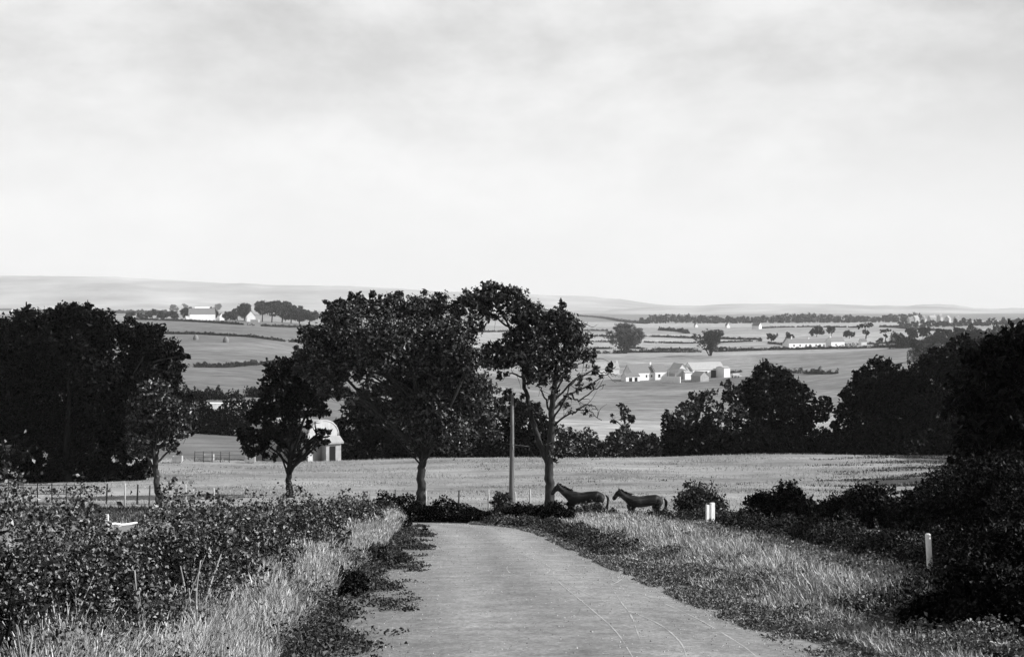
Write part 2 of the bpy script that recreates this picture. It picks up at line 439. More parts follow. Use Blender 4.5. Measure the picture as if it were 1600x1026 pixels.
def far_tree(label, px, py, r_px, h_px, group=None, leaf=None, d=None, mat=None, kind='round', seed=0, name='tree', dens=1.0):
    """a whole tree standing on the far ground at picture point (px, py)"""
    rng = np.random.default_rng(5000 + seed + int(px * 7 + py))
    foot = G(px, py, 100) if d is None else at(px, d)
    mpx = foot[1] / FPX; h = h_px * mpx; r = r_px * mpx
    root = empty(name, foot); tag(root, label, 'tree', group)
    leaf = leaf or max(0.3, min(0.0009 * foot[1], 0.14 * h)); pts = []; m = MB()
    tr = 0.035 * h
    if kind == 'round':
        m.tube([(0, 0, -0.3), (0.02 * h, 0, h * .3), (0, 0, h * .75)], [tr, tr * .7, tr * .2], 6)
        for i in range(8):
            q = np.array([rng.uniform(-.6, .6) * r, rng.uniform(-.6, .6) * r, h * rng.uniform(.35, .82)])
            pts.append((q, r * rng.uniform(.38, .55)))
    elif kind == 'fan':                       # many stems spreading upward
        for i in range(13):
            a = rng.uniform(-1, 1); e = np.array([a * r, rng.uniform(-.6, .6) * r, h * (1.0 - .30 * a * a) * rng.uniform(.7, 1)])
            s_ = spline([(a * .06 * r, 0, -.2), e * (.45, .45, .5), e], 4); m.tube(s_, np.linspace(tr * .6, tr * .1, len(s_)), 5)
            for t in (.45, .7, .93): pts.append((s_[int(t * (len(s_) - 1))] , r * (.30 if t > .5 else .2)))
    elif kind == 'umbrella':
        m.tube([(0, 0, -.3), (0.05 * h, 0, h * .45), (-.05 * h, 0, h * .85)], [tr, tr * .8, tr * .4], 6)
        for a in (-.8, -.3, .25, .75): pts.append((np.array([a * r, 0, h * .84 + .04 * h * a]), r * .42))
        pts.append((np.array([.15 * r, 0, h * .48]), r * .45)); pts.append((np.array([-.1 * r, 0, h * .58]), r * .3))
    m.build('trunk', M_BARK, root, True)
    P_ = [blob_leaves(q, rr, max(10, int(dens * 4.0 * math.pi * rr * rr / (0.31 * leaf * leaf))), rng, (1, 1, .8)) for q, rr in pts]
    link_mesh('crown', quad_mesh('crown', leaf_quads(np.vstack(P_), leaf, rng)), mat or M_FAR, root)
    return root

def grass_mesh(name, X, Y, h, wdt, rng, lean=0.35, mat=None, wind=(0.25, 0), heads=0):
    n = len(X); tuft = .85 + .10 * (np.sin(X * 4.7 + Y * 1.9) + np.sin(X * 2.3 - Y * 3.1)) + .12 * np.sin(X * 1.1 + Y * .63) ; h = np.broadcast_to(h, (n,)) * np.clip(tuft, .3, 1.25) if lean < .6 else h; Z = terr(X, Y); B = np.stack([X, Y, Z - 0.02], 1)
    h = np.broadcast_to(h, (n,)) * rng.uniform(0.4, 1.35, n)
    a = rng.uniform(0, 2 * math.pi, n); side = np.stack([np.cos(a), np.sin(a), 0 * a], 1) * (np.broadcast_to(wdt, (n,))[:, None] * .5)
    la = rng.uniform(0, 2 * math.pi, n); ll = rng.uniform(0.1, 1, n) * lean
    ln = np.stack([np.cos(la) * ll + wind[0], np.sin(la) * ll + wind[1], 0 * la], 1) * h[:, None]
    up = np.stack([0 * h, 0 * h, h], 1)
    V = np.empty((n, 5, 3))
    V[:, 0] = B - side; V[:, 1] = B + side
    V[:, 2] = B - side * .8 + up * .55 + ln * .3; V[:, 3] = B + side * .8 + up * .55 + ln * .3
    V[:, 4] = B + up * (1 - .25 * ll[:, None]) + ln
    if heads:
        q = rng.uniform(0, 1, n) < heads; T_ = V[q, 4]; D = (V[q, 4] - V[q, 2]); D /= np.linalg.norm(D, axis=1)[:, None] + 1e-9
        hl = (.04 + .05 * rng.uniform(0, 1, len(T_)))[:, None]; sd_ = side[q] / (np.linalg.norm(side[q], axis=1)[:, None] + 1e-9) * (.0022 + .00024 * T_[:, 1:2])
        HV = np.stack([T_ - D * hl * .6, T_ + sd_, T_ + D * hl, T_ - sd_], 1).reshape(-1, 3)
    k = np.arange(n)[:, None] * 5
    loops = np.concatenate([k + 0, k + 1, k + 3, k + 2, k + 2, k + 3, k + 4], 1)
    st = (np.arange(n)[:, None] * 7 + np.array([[0, 4]])).ravel()
    V = V.reshape(-1, 3); loops = loops.ravel()
    if heads:
        st = np.concatenate([st, len(loops) + np.arange(0, len(HV), 4)]); loops = np.concatenate([loops, len(V) + np.arange(len(HV))]); V = np.vstack([V, HV])
    return link_mesh(name, arrays_mesh(name, V, loops, st), mat or M_GRASS)

# ------------------------------------------------------------------ ground
def crop_tone(px, d, x, y):
    t = np.full(px.shape, 0.2)
    t = np.where(y < 118, 0.26, t)
    def band(v, lo, hi, d0, d1, s=0.02):
        nonlocal t
        m = sstep(lo - 8, lo + 8, px) * (1 - sstep(hi - 8, hi + 8, px)) * sstep(d0 * (1 - s), d0 * (1 + s), d) * (1 - sstep(d1 * (1 - s), d1 * (1 + s), d))
        t = t * (1 - m) + v * m
    band(0.240, 640, 2400, 118, 330)
    band(0.360, 640, 2400, 250, 430, .01)
    band(0.210, 640, 2400, 430, 610, .01)
    band(0.162, 640, 1180, 612, 690, .01)
    band(0.198, 1180, 2400, 520, 900, .01)
    band(0.252, 640, 1180, 690, 905, .01)
    band(0.288, 640, 2400, 905, 1090, .01)
    band(0.336, 640, 2400, 1090, 1500, .01)
    band(0.276, 640, 2400, 1500, 1900, .01)
    band(0.348, 640, 2400, 1900, 2500, .01)
    band(0.156, -900, 640, 118, 450, .01)
    band(0.174, -900, 640, 452, 600, .01)
    band(0.168, -900, 640, 602, 1150, .01)
    band(0.264, -900, 640, 1250, 2000)
    band(0.204, -900, 640, 2000, 3000)
    band(0.300, -900, 640, 3000, 4500)
    return t

def build_ground():
    ya = np.concatenate([np.arange(-45, 120, 1.0), 120 * 1.013 ** np.arange(0, 332)])
    va = np.linspace(-1.0, 1.0, 321)
    YY, VV = np.meshgrid(ya, va, indexing='ij')
    X = VV * (YY + 75) * 0.86; Z = terr(X, YY)
    # the first rows of the far hills
    V = np.stack([X, YY, Z], -1)
    nr, nc = YY.shape
    i = np.arange(nr - 1)[:, None] * nc + np.arange(nc - 1)[None, :]
    loops = np.stack([i, i + 1, i + nc + 1, i + nc], -1).reshape(-1)
    me = arrays_mesh('ground', V.reshape(-1, 3), loops, np.arange(0, len(loops), 4), True)
    px = 800 + FPX * X / np.maximum(YY, 5)
    tone = crop_tone(px, YY, X, YY).ravel()
    # worn soil beside the road
    y_, x_ = YY.ravel(), X.ravel()
    edge = np.minimum(np.abs(x_ - road_l(y_)), np.abs(x_ - road_r(y_)))
    soil = (1 - sstep(.4, 1.5, edge)) * (y_ < 52)
    tone = tone * (1 - .45 * soil)
    at_ = me.color_attributes.new('crop', 'FLOAT_COLOR', 'POINT')
    at_.data.foreach_set('color', np.stack([tone, tone, tone, np.ones_like(tone)], 1).astype(np.float32).ravel())
    tag(link_mesh('ground', me, M_GROUND), kind='structure')
build_ground()

def build_hills(name, prof, d0, d1, dback, seed):
    rng = np.random.default_rng(seed)
    pxs = np.linspace(-700, 2300, 260); top = np.interp(pxs, [a for a, _ in prof], [b for _, b in prof])
    k = np.exp(-0.5 * (np.arange(-6, 7) / 2.2) ** 2); k /= k.sum(); top = np.convolve(np.pad(top, 6, mode='edge'), k, 'valid')
    top = top + np.convolve(rng.normal(size=len(top)) * 1.0, np.ones(3) / 3, 'same')
    zt = elev(top) * d1
    rows = []
    for t in np.linspace(0, 1, 26):
        y = d0 + (d1 - d0) * t; x = (pxs - 800) / FPX * y
        zb = terr(x, np.full_like(x, d0)) - 4
        s = t * t * (3 - 2 * t) * (0.85 + .15 * t)
        z = zb + (zt - zb) * s + 5 * np.sin(x / 310 + 4 * t) * np.sin(3.14 * t) + 4 * np.sin(x / 140 + t * 11) * np.sin(3.14 * t)
        rows.append(np.stack([x, np.full_like(x, y), z], 1))
    x = (pxs - 800) / FPX * dback; rows.append(np.stack([x, np.full_like(x, dback), np.full_like(x, -40)], 1))
    V = np.array(rows); nr, nc = V.shape[:2]
    i = np.arange(nr - 1)[:, None] * nc + np.arange(nc - 1)[None, :]
    loops = np.stack([i, i + 1, i + nc + 1, i + nc], -1).reshape(-1)
    me = arrays_mesh(name, V.reshape(-1, 3), loops, np.arange(0, len(loops), 4), True)
    tag(link_mesh(name, me, M_HILL), kind='structure')
build_hills('hills', [(-700, 425), (0, 430), (180, 433), (300, 440), (440, 446), (540, 446), (620, 451), (700, 456), (850, 460), (950, 464), (1000, 471), (1060, 480), (2300, 484)], 5600, 8200, 9000, 5)
build_hills('moor_hills', [(-700, 487), (960, 484), (1020, 478), (1100, 476), (1200, 474), (1270, 475), (1350, 475.5), (1395, 481.5), (1430, 476.5), (1465, 472), (1500, 478), (1530, 483), (1600, 485), (1800, 482), (2300, 470)], 4700, 6600, 7300, 9)

# ------------------------------------------------------------------ road
def build_road():
    def resample(p, n=130):
        q = spline(p, 10); s = np.concatenate([[0], np.cumsum(np.linalg.norm(np.diff(q, axis=0), axis=1))]); u = np.linspace(0, s[-1], n)
        return np.stack([np.interp(u, s, q[:, 0]), np.interp(u, s, q[:, 1])], 1)
    a, b = resample(RL), resample(RR); nc = 41
    rng = np.random.default_rng(3)
    wob = np.convolve(rng.normal(size=140), np.ones(5) / 5, 'valid')[:130] * .16
    t = np.linspace(0, 1, nc)[None, :, None]
    a = a + np.stack([wob, 0 * wob], 1); b = b + np.stack([wob[::-1], 0 * wob], 1)
    XY = a[:, None] * (1 - t) + b[:, None] * t
    tt = np.broadcast_to(t[..., 0], (130, nc))
    Z = -1.7 - 0.14 * XY[..., 1] + 0.004 + 0.05 * (1 - (2 * tt - 1) ** 2)
    V = np.concatenate([XY, Z[..., None]], -1)
    i = np.arange(129)[:, None] * nc + np.arange(nc - 1)[None, :]
    loops = np.stack([i, i + 1, i + nc + 1, i + nc], -1).reshape(-1)
    me = arrays_mesh('road', V.reshape(-1, 3), loops, np.arange(0, len(loops), 4), True)
    wr = .9 + .34 * np.exp(-((tt - .30) / .09) ** 2) + .34 * np.exp(-((tt - .68) / .10) ** 2) - .16 * np.exp(-((tt - .49) / .06) ** 2) - .25 * np.exp(-(tt / .10) ** 2) - .2 * np.exp(-((1 - tt) / .08) ** 2)
    ca = me.color_attributes.new('wear', 'FLOAT_COLOR', 'POINT'); w1 = wr.ravel()
    ca.data.foreach_set('color', np.stack([w1, w1, w1, np.ones_like(w1)], 1).astype(np.float32).ravel())
    tag(link_mesh('road', me, M_ROAD), kind='structure')
    # pale cart tracks worn into the surface
    def crown(x, y):
        l_, r_ = road_l(y), road_r(y); u = np.clip((x - l_) / (r_ - l_), 0, 1)
        return -1.7 - 0.14 * y + 0.05 * (1 - (2 * u - 1) ** 2)
    def hit(px, py):
        r = ray(px, py); d = 10.0
        for _ in range(40): d = (-1.7 + .04) / (r[2] + .14)
        return r[0] * d, d
    m = MB()
    for line in ([(760, 845), (800, 860), (858, 885), (868, 905), (915, 945), (960, 985), (990, 1030)],
                 [(795, 838), (850, 852), (905, 870)],
                 [(870, 905), (940, 938), (1020, 970), (1060, 1000), (1075, 1032)],
                 [(945, 900), (1000, 925), (1080, 960), (1150, 1000), (1190, 1030)],
                 [(800, 880), (820, 872), (850, 880), (858, 893), (830, 903), (800, 897), (792, 888), (800, 880)],
                 [(890, 880), (888, 893), (915, 908), (955, 912), (975, 895), (950, 882), (915, 876), (890, 880)],
                 [(955, 915), (970, 940), (985, 960), (1000, 1000)]):
        q = spline([hit(a_, b_) for a_, b_ in line], 8); n = len(q)
        tn = np.gradient(q, axis=0); tn /= np.linalg.norm(tn, axis=1)[:, None] + 1e-9; nn = np.stack([-tn[:, 1], tn[:, 0]], 1)
        wd = (0.008 + 0.006 * rng.uniform(-1, 1, n)) * np.sin(np.linspace(.25, math.pi - .25, n)) ** .5
        A = q + nn * wd[:, None]; B = q - nn * wd[:, None]
        vs = [(x_, y_, crown(x_, y_) + .006) for x_, y_ in A] + [(x_, y_, crown(x_, y_) + .006) for x_, y_ in B]
        m.add(vs, [(k, k + 1, n + k + 1, n + k) for k in range(n - 1) if rng.uniform() < .9])
    tag(m.build('cart_tracks', M_TRACK), kind='structure')
build_road()

def loose_stones():
    rng = np.random.default_rng(17); n = 9000
    y = 9.5 + 38 * rng.uniform(0, 1, n) ** 1.6; t = rng.uniform(0, 1, n)
    t = np.where(rng.uniform(0, 1, n) < .5, np.where(t < .5, t * .45, 1 - (1 - t) * .3), t)
    l_, r_ = road_l(y), road_r(y); x = l_ - .2 + (r_ - l_ + .4) * t
    z = -1.7 - .14 * y + .05 * (1 - (2 * np.clip((x - l_) / (r_ - l_), 0, 1) - 1) ** 2)
    r = rng.uniform(.004, .013, n) * (1 + y / 40)
    o = np.array([(1, 0, 0), (0, 1, 0), (-1, 0, 0), (0, -1, 0), (0, 0, 1)], float)
    V = np.stack([x, y, z], 1)[:, None] + o[None] * r[:, None, None] * rng.uniform(.6, 1.3, (n, 5, 3))
    k = np.arange(n)[:, None] * 5; F = np.array([0, 1, 4, 1, 2, 4, 2, 3, 4, 3, 0, 4])
    me = arrays_mesh('gravel', V.reshape(-1, 3), (k + F).ravel(), np.arange(0, n * 12, 3))
    tag(link_mesh('gravel', me, M_STONES), 'loose stones scattered over the road surface', 'gravel', kind='stuff')
M_STONES = leaf_mat('stones', .10, .5, .9, .2)
loose_stones()

# ------------------------------------------------------------------ buildings
def gable_house(name, label, loc, rz, length, depth, wall, roof_h, wmat=None, rmat=None, windows=(), doors=(), chimneys=(), cat='farm building', group=None, over=0.2, gwins=(), skew=False):
    """ridge along local x, front wall towards local -y; the foot of the front wall's middle stands at loc"""
    root = empty(name, loc, rz); tag(root, label, cat, group)
    wmat = wmat or M_WHITE; rmat = rmat or M_SLATE; hl = length / 2
    m = MB(); m.prism([(0, -1.5), (depth, -1.5), (depth, wall), (depth / 2, wall + roof_h), (0, wall)], -hl, hl)
    m.build('wall', wmat, root)
    r = MB(); t = 0.16; e = over; s = roof_h / (depth / 2)
    for sgn in (0, 1):
        y0, y1 = ((-e, depth / 2) if sgn == 0 else (depth + e, depth / 2))
        z0, z1 = wall - e * s + .03, wall + roof_h + .03
        prof = [(y0, z0), (y1, z1), (y1, z1 + t), (y0, z0 + t)]
        if sgn: prof = prof[::-1]
        r.prism(prof, -hl - e, hl + e)
    ro = r.build('roof', rmat, root)
    for cx in chimneys:
        c = MB(); c.box(cx - .5, cx + .5, depth / 2 - .35, depth / 2 + .35, wall + roof_h - .5, wall + roof_h + 1.1); c.box(cx - .56, cx + .56, depth / 2 - .41, depth / 2 + .41, wall + roof_h + 1.1, wall + roof_h + 1.25)
        c.build('chimney', M_WHITE, ro)
    for x0, z0, w_, h_ in windows:
        q = MB(); q.box(x0 - w_ / 2, x0 + w_ / 2, -.05, .06, z0, z0 + h_); q.build('window', M_GLASS, root)
    for x0, w_, h_ in doors:
        q = MB(); q.box(x0 - w_ / 2, x0 + w_ / 2, -.05, .06, -.3, h_); q.build('door', M_DARK, root)
    for side, yc, z0, w_, h_ in gwins:          # openings in a gable end (side -1 left, +1 right)
        q = MB(); q.box(side * hl - .05, side * hl + .05, yc - w_ / 2, yc + w_ / 2, z0, z0 + h_); q.build('window', M_GLASS, root)
    return root

def arch_barn(name, label, loc, rz, length, width, wall, rise, wmat, rmat, open_end=True, cat='barn', group=None):
    """vault along local y (away), its end towards -y"""
    root = empty(name, loc, rz); tag(root, label, cat, group)
    n = 14; arc = [(-width / 2 * math.cos(math.pi * i / n), wall + rise * math.sin(math.pi * i / n)) for i in range(n + 1)]
    r = MB(); k = [(x_ * 1.03, z_ + .12) for x_, z_ in arc]
    for i in range(n):
        (x0, z0), (x1, z1) = k[i], k[i + 1]; (u0, v0), (u1, v1) = arc[i], arc[i + 1]
        r.add([(x0, -.05, z0), (x1, -.05, z1), (x1, length, z1), (x0, length, z0), (u0, -.05, v0), (u1, -.05, v1), (u1, length, v1), (u0, length, v0)],
              [(0, 1, 2, 3), (4, 7, 6, 5), (0, 4, 5, 1), (3, 2, 6, 7)])
    r.build('roof', rmat, root, False)
    m = MB(); hw = width / 2
    m.box(-hw, -hw + .2, 0, length, -1.2, wall); m.box(hw - .2, hw, 0, length, -1.2, wall)
    for yy in (0.0, length - .2):
        pts = [(-hw + .21, wall)] + [(x_ * .985, z_ - .02) for x_, z_ in arc[1:-1]] + [(hw - .21, wall)]
        if yy == 0.0 and open_end: pts = [(x_, z_) for x_, z_ in pts]; base = wall * .95
        else: base = -1.2
        pts = pts + [(hw - .21, base), (-hw + .21, base)]; c = len(pts)
        m.add([(x_, yy, z_) for x_, z_ in pts] + [(x_, yy + .2, z_) for x_, z_ in pts], [tuple(range(c)), tuple(range(2 * c - 1, c - 1, -1))] + [(i, i + c, (i + 1) % c + c, (i + 1) % c) for i in range(c)])
    m.build('wall', wmat, root)
    return root

def low_wall(name, label, a, b, h, t, mat, cat='wall', coping=None):
    root = empty(name, a); tag(root, label, cat)
    n = 14; m = MB(); c = MB(); a = np.array(a); b = np.array(b); dv = (b - a)[:2]; dv = dv / np.linalg.norm(dv); nv = np.array([-dv[1], dv[0]]) * t / 2
    for i in range(n):
        p = a + (b - a) * i / n; q = a + (b - a) * (i + 1) / n
        zp = float(terr(p[0], p[1])) - a[2]; zq = float(terr(q[0], q[1])) - a[2]
        def quad(mb, z0, z1, s_):
            P4 = [(p[0] - a[0] - nv[0] * s_, p[1] - a[1] - nv[1] * s_, zp), (q[0] - a[0] - nv[0] * s_, q[1] - a[1] - nv[1] * s_, zq), (q[0] - a[0] + nv[0] * s_, q[1] - a[1] + nv[1] * s_, zq), (p[0] - a[0] + nv[0] * s_, p[1] - a[1] + nv[1] * s_, zp)]
            mb.add([(x_, y_, z_ + z0) for x_, y_, z_ in P4] + [(x_, y_, z_ + z1) for x_, y_, z_ in P4], [(0, 3, 2, 1), (4, 5, 6, 7), (0, 1, 5, 4), (2, 3, 7, 6)] + ([(3, 0, 4, 7)] if i == 0 else []) + ([(1, 2, 6, 5)] if i == n - 1 else []))
        quad(m, -.4, h, 1.0)
        if coping: quad(c, h + .003, h + .2, 1.25)
    m.build('masonry', mat, root)
    if coping: c.build('coping', coping, root)
    return root

# --- whitewashed farm across the valley
FD = 690.0
mpx = FD / FPX
def fp(px, py, d=FD):                            # foot on the ground for a far building: keeps its picture column
    q = at(px, d); return q
yaw = R(26)
def farm(px, dy=0): return at(px, FD + dy)
gable_house('farmhouse', 'long white farmhouse with dark slate roof at the left of the valley farmstead', farm(1005, 0), yaw, 15.5, 8.5, 4.4, 4.2, windows=[(5.5, 1.6, 1, 1.4), (2.2, 1.6, 1, 1.4)], gwins=[(1, 4.2, 1.2, 1.2, 1.6)], chimneys=(7.2,), cat='farmhouse')
gable_house('byre', 'low slate roofed outhouse at the far left end of the valley farmstead', farm(989, -9), yaw, 9, 5, 2.7, 1.7, doors=[(-1.5, 2.0, 2.1), (2, 1.8, 2.1)], cat='outhouse')
gable_house('stable', 'white slate roofed wing between farmhouse and white gable barn', farm(1033, 3), R(24), 7.6, 7, 4.6, 3.6, windows=[(-1.2, 1.3, 1.3, 1.7)], cat='outhouse')
gable_house('gable_barn', 'white barn with tall pointed gable beside the arched shed in the valley farm', farm(1051.5, 8), R(-74), 13, 6.4, 4.6, 4.2, rmat=M_TIN, gwins=[(1, 2.2, 0.6, 1.0, 2.4), (1, 4.2, 0.6, 1.0, 2.4)], cat='barn')
gable_house('cart_shed', 'long pale roofed cart shed with black openings at the right of the valley farm', farm(1108, 8), yaw, 22, 10, 4.6, 4.0, rmat=M_TIN, doors=[(-3.4, 4.4, 3.7), (4.4, 6.4, 4.2)], cat='shed')
gable_house('end_block', 'white flat looking end bay at the right end of the cart shed', farm(1136, 4), yaw, 4.2, 7.5, 5.2, 0.7, rmat=M_TIN, cat='shed')
arch_barn('hay_shed', 'pale round roofed hay shed in the middle of the valley farm', farm(1064, 2), R(8), 17, 7.2, 3.2, 2.9, M_GREYWALL, M_TIN, open_end=False)
gable_house('lean_shed', 'small white shed with grey front gable in front of the valley farm', farm(1087, -19), R(-58), 7.8, 6.0, 3.0, 2.3, wmat=M_GREYWALL, rmat=M_TIN, cat='shed')
low_wall('yard_wall', 'white yard wall in front of the gable barn of the valley farm', farm(1034, -18), farm(1063, -24), 3.4, 0.6, M_WHITE)
gable_house('dairy', 'low white wing behind the arched shed of the valley farm', farm(1082, 3), yaw, 10, 7, 3.8, 2.6, rmat=M_TIN, doors=[(1.5, 1.5, 2.4)], cat='outhouse')
def cart(label, loc):
    root = empty('hay_cart', loc, R(20)); tag(root, label, 'cart')
    b = MB(); b.prism([(-1, 1.2), (1, 1.2), (1.3, 2.4), (-1.3, 2.4)], -2.2, 2.0); b.box(2.0, 3.6, -.5, .5, 1.1, 1.25); b.build('body', M_PAINT, root)
    for sx in (-1.1, 1.1):
        for sy in (-1.35, 1.35):
            w_ = MB(); n = 12; w_.prism([(0, 0)] * 0 + [(0.55 * math.cos(2 * math.pi * i / n), 0.6 + 0.55 * math.sin(2 * math.pi * i / n)) for i in range(n)], -.08, .08)
            o = w_.build('wheel', M_DPOST, root); o.rotation_euler = (0, 0, R(90)); o.location = (sx, sy, 0)
cart('small white cart standing clear of the cart shed at the right of the farm', farm(1149, -8))
for px, dy, s in ((1001, 165, 1.0), (1025, 165, 1.0)):
    pass
gable_house('cottage', 'roof of a pale cottage just left of the valley farm behind the thinning tree', at(950, 735), R(10), 14, 7, 3.4, 3.6, rmat=M_TIN, chimneys=(6.2,), cat='cottage')

# --- long cottage row on the right
CD = 1010.0
gable_house('cottage', 'long whitewashed cottage row behind the straight dark hedge at right', at(1264, CD), R(24), 40, 7, 4.0, 3.2, windows=[(-15, 1, 1.3, 1.6), (-9, 1, 1.3, 1.6), (-3, 1, 1.3, 1.6), (7, 1, 1.3, 1.6), (15, 1, 1.3, 1.6)], doors=[(11, 1.8, 2.5), (1, 1.8, 2.5)], chimneys=(-15, 2), cat='cottage')
gable_house('cottage', 'white cottage with a steep bright gable at the left end of the cottage row', at(1227, CD + 4), R(-70), 9, 7, 4.4, 4.4, chimneys=(3.6,), cat='cottage')
gable_house('cottage', 'white cottage with a gabled porch at the right end of the cottage row', at(1309, CD - 2), R(26), 14, 7, 4.4, 3.4, windows=[(-2, 1, 1.2, 1.5)], chimneys=(-5,), cat='cottage')
gable_house('cottage', 'small white cottage beside the umbrella shaped tree on the right', at(1350, CD + 20), R(12), 5, 5, 2.8, 2.2, cat='cottage')
# --- far farm on the left
LD_ = 1170.0
gable_house('barn', 'large white barn with a long grey roof on the far left rise', at(317, LD_), R(24), 24, 9, 6.2, 5.4, cat='barn')
gable_house('lean_shed', 'low white lean-to at the left end of the large far barn', at(300, LD_ - 4), R(24), 10.5, 5, 3.2, 1.2, rmat=M_WHITE, cat='shed')
gable_house('cottage', 'small white cottage between the far barn and the far gable house', at(342, LD_ + 10), R(-60), 7, 4.5, 4.5, 2.6, cat='cottage')
gable_house('cottage', 'white gabled house standing left of the dark wood on the far left rise', at(385, LD_ - 14), R(-72), 9, 8, 5, 4.8, cat='cottage')
gable_house('cottage', 'bright house with a stepped roof peeping above trees behind the large far barn', at(318, LD_ + 160), R(25), 16, 7, 8.5, 4.5, wmat=M_WHITE, rmat=M_WHITE, cat='house')
low_wall('field_wall', 'white low wall running right from the far gabled house', at(392, LD_ - 22), at(405, LD_ - 30), 2.2, .6, M_WHITE)
gable_house('cottage', 'pale cottage at the far left edge below the hills', at(8, 2400), R(5), 26, 8, 7, 4, cat='cottage')
# --- specks of houses before the long wood
gable_house('cottage', 'tiny white house before the long wood, leftmost of the three', at(1085, 1900), R(-70), 5, 4.5, 3.5, 3, cat='house')
gable_house('cottage', 'tiny white gabled house before the middle of the long wood', at(1134, 1840), R(-68), 5, 5.5, 3.6, 4.6, cat='house')
gable_house('cottage', 'tiny white house with two gables below the long wood', at(1180, 1750), R(-46), 12, 7, 4.5, 4.2, cat='house')
for k, (px, d, L_, h, lab) in enumerate([(1424, 2150, 9, 7, 'leftmost pale house of the distant village at right'), (1433, 2200, 12, 9, 'square pale house second from the left in the distant village'),
        (1446, 2150, 8, 8, 'narrow pale house left of the village trees'), (1458, 2240, 14, 9, 'wide pale house in the middle of the distant village'),
        (1471, 2180, 8, 10, 'tall pale house in the middle of the distant village'), (1484, 2150, 12, 8, 'pale house right of the tall village house'), (1497, 2120, 9, 7, 'rightmost pale house of the distant village')]):
    gable_house('village_house', lab, at(px, d), R(20 + 17 * k % 50), L_, 8, h, 4.5, wmat=M_PALEWALL if k % 3 else M_GREYWALL, rmat=M_GREYWALL if k % 2 else M_SLATE, cat='house', group='distant village houses', chimneys=(L_ * .4,))

# --- buildings at the left beyond the field
arch_barn('hay_barn', 'pale round roofed hay barn half hidden behind the slender left tree', at(505, 117), R(58), 7.5, 4.4, 2.2, 1.6, M_PALEWALL, M_PALEWALL, open_end=False)
low_wall('stone_wall', 'long dark stone wall with a white coping behind the trees at left', G(250, 641, 200), G(428, 642, 200), 1.15, .7, M_GREYWALL, coping=M_PAINT)
gable_house('privy', 'small pale shed with a dark door beside the round roofed hay barn', at(521, 116), R(30), 1.5, 1.6, 1.7, .4, wmat=M_PALEWALL, rmat=M_TIN, doors=[(-.1, .55, 1.4)], cat='shed')
def trough(label, px, d, L_=.85):
    root = empty('trough', at(px, d), R(6)); tag(root, label, 'trough', 'troughs along the far field edge')
    m = MB(); hl = L_ / 2; m.box(-hl, hl, -.35, .35, .12, .22)
    for a in ((-hl, hl, -.35, -.29), (-hl, hl, .29, .35), (-hl, -hl + .06, -.29, .29), (hl - .06, hl, -.29, .29)): m.box(a[0], a[1], a[2], a[3], .22, .62)
    m.build('basin', M_PALEWALL, root)
    for fx in (-hl + .1, hl - .25):
        f = MB(); f.box(fx, fx + .15, -.3, .3, -.1, .12); f.build('foot', M_GREYWALL, root)
trough('white trough at the far field edge right of the leaning small tree', 277, 112)
trough('white trough at the far field edge left of the slender tree', 391, 113)
trough('small white trough by the dark rails at the far field edge', 326, 114, .9)

# ------------------------------------------------------------------ far vegetation
H = far_hedge
H('thin dark hedge crossing the left hillside above two haystacks', [(180, 520), (290, 522), (380, 526), (450, 534), (560, 542), (640, 548)], 1.7)
H('hedge crossing the left hillside below the haystacks', [(180, 576), (300, 574), (370, 573), (420, 570), (470, 569), (620, 566)], 2.0)
H('ragged hedge below the left hillside behind the long coped wall', [(180, 624), (320, 624), (365, 622), (460, 620), (640, 616)], 2.6, wave=.6, mat=M_OAK)
H('hedge just below the white valley farm', [(960, 589), (1010, 590), (1060, 591), (1110, 588), (1160, 581)], 1.6)
H('long straight hedge above the valley farm running to the right trees', [(930, 553), (1000, 551), (1100, 550), (1200, 547), (1300, 545), (1400, 543), (1500, 541)], 3.0)
H('hedge above the straight one, left of the cottage row', [(900, 546), (980, 545), (1060, 547), (1150, 545)], 2.2)
H('thin hedge behind the fan shaped trees', [(890, 534), (990, 535), (1080, 537), (1190, 533)], 2.2)
H('hedge higher up the slope behind the fan shaped trees', [(880, 526), (1000, 526), (1100, 529), (1190, 531)], 2.6)
H('hedge along the front of the cottage row', [(1200, 537), (1250, 540), (1310, 540), (1380, 537), (1440, 533)], 2.2)
H('short bushy hedge on the slope right of the valley farm', [(1225, 582), (1250, 583), (1275, 584), (1308, 584)], 2.4, wave=.9)
H('pale far hedge slanting down from the upper middle', [(905, 494), (940, 497), (975, 503), (1010, 506)], 4.5)
H('dark far hedge in the upper fields right of the round pale tree', [(1030, 516), (1060, 518), (1075, 521)], 5.0)
H('dark sloping hedge above the cottage row at the right', [(1375, 511), (1400, 512), (1430, 515), (1470, 517)], 3.2)
H('far hedge right of the long wood', [(1190, 513), (1260, 511), (1340, 512)], 2.5)
H('far hedge on the plain at left above the white barn', [(0, 489), (80, 488), (170, 489), (260, 490)], 9)
H('hedge under the far left farm', [(200, 499), (290, 502), (370, 507), (440, 511), (520, 512)], 2.0)
H('thin upper hedge in the middle fields', [(740, 519), (840, 517), (950, 517)], 2.4)
H('hedge at the foot of the middle fields seen under the leaning tree', [(690, 548), (800, 546), (900, 546)], 2.2)

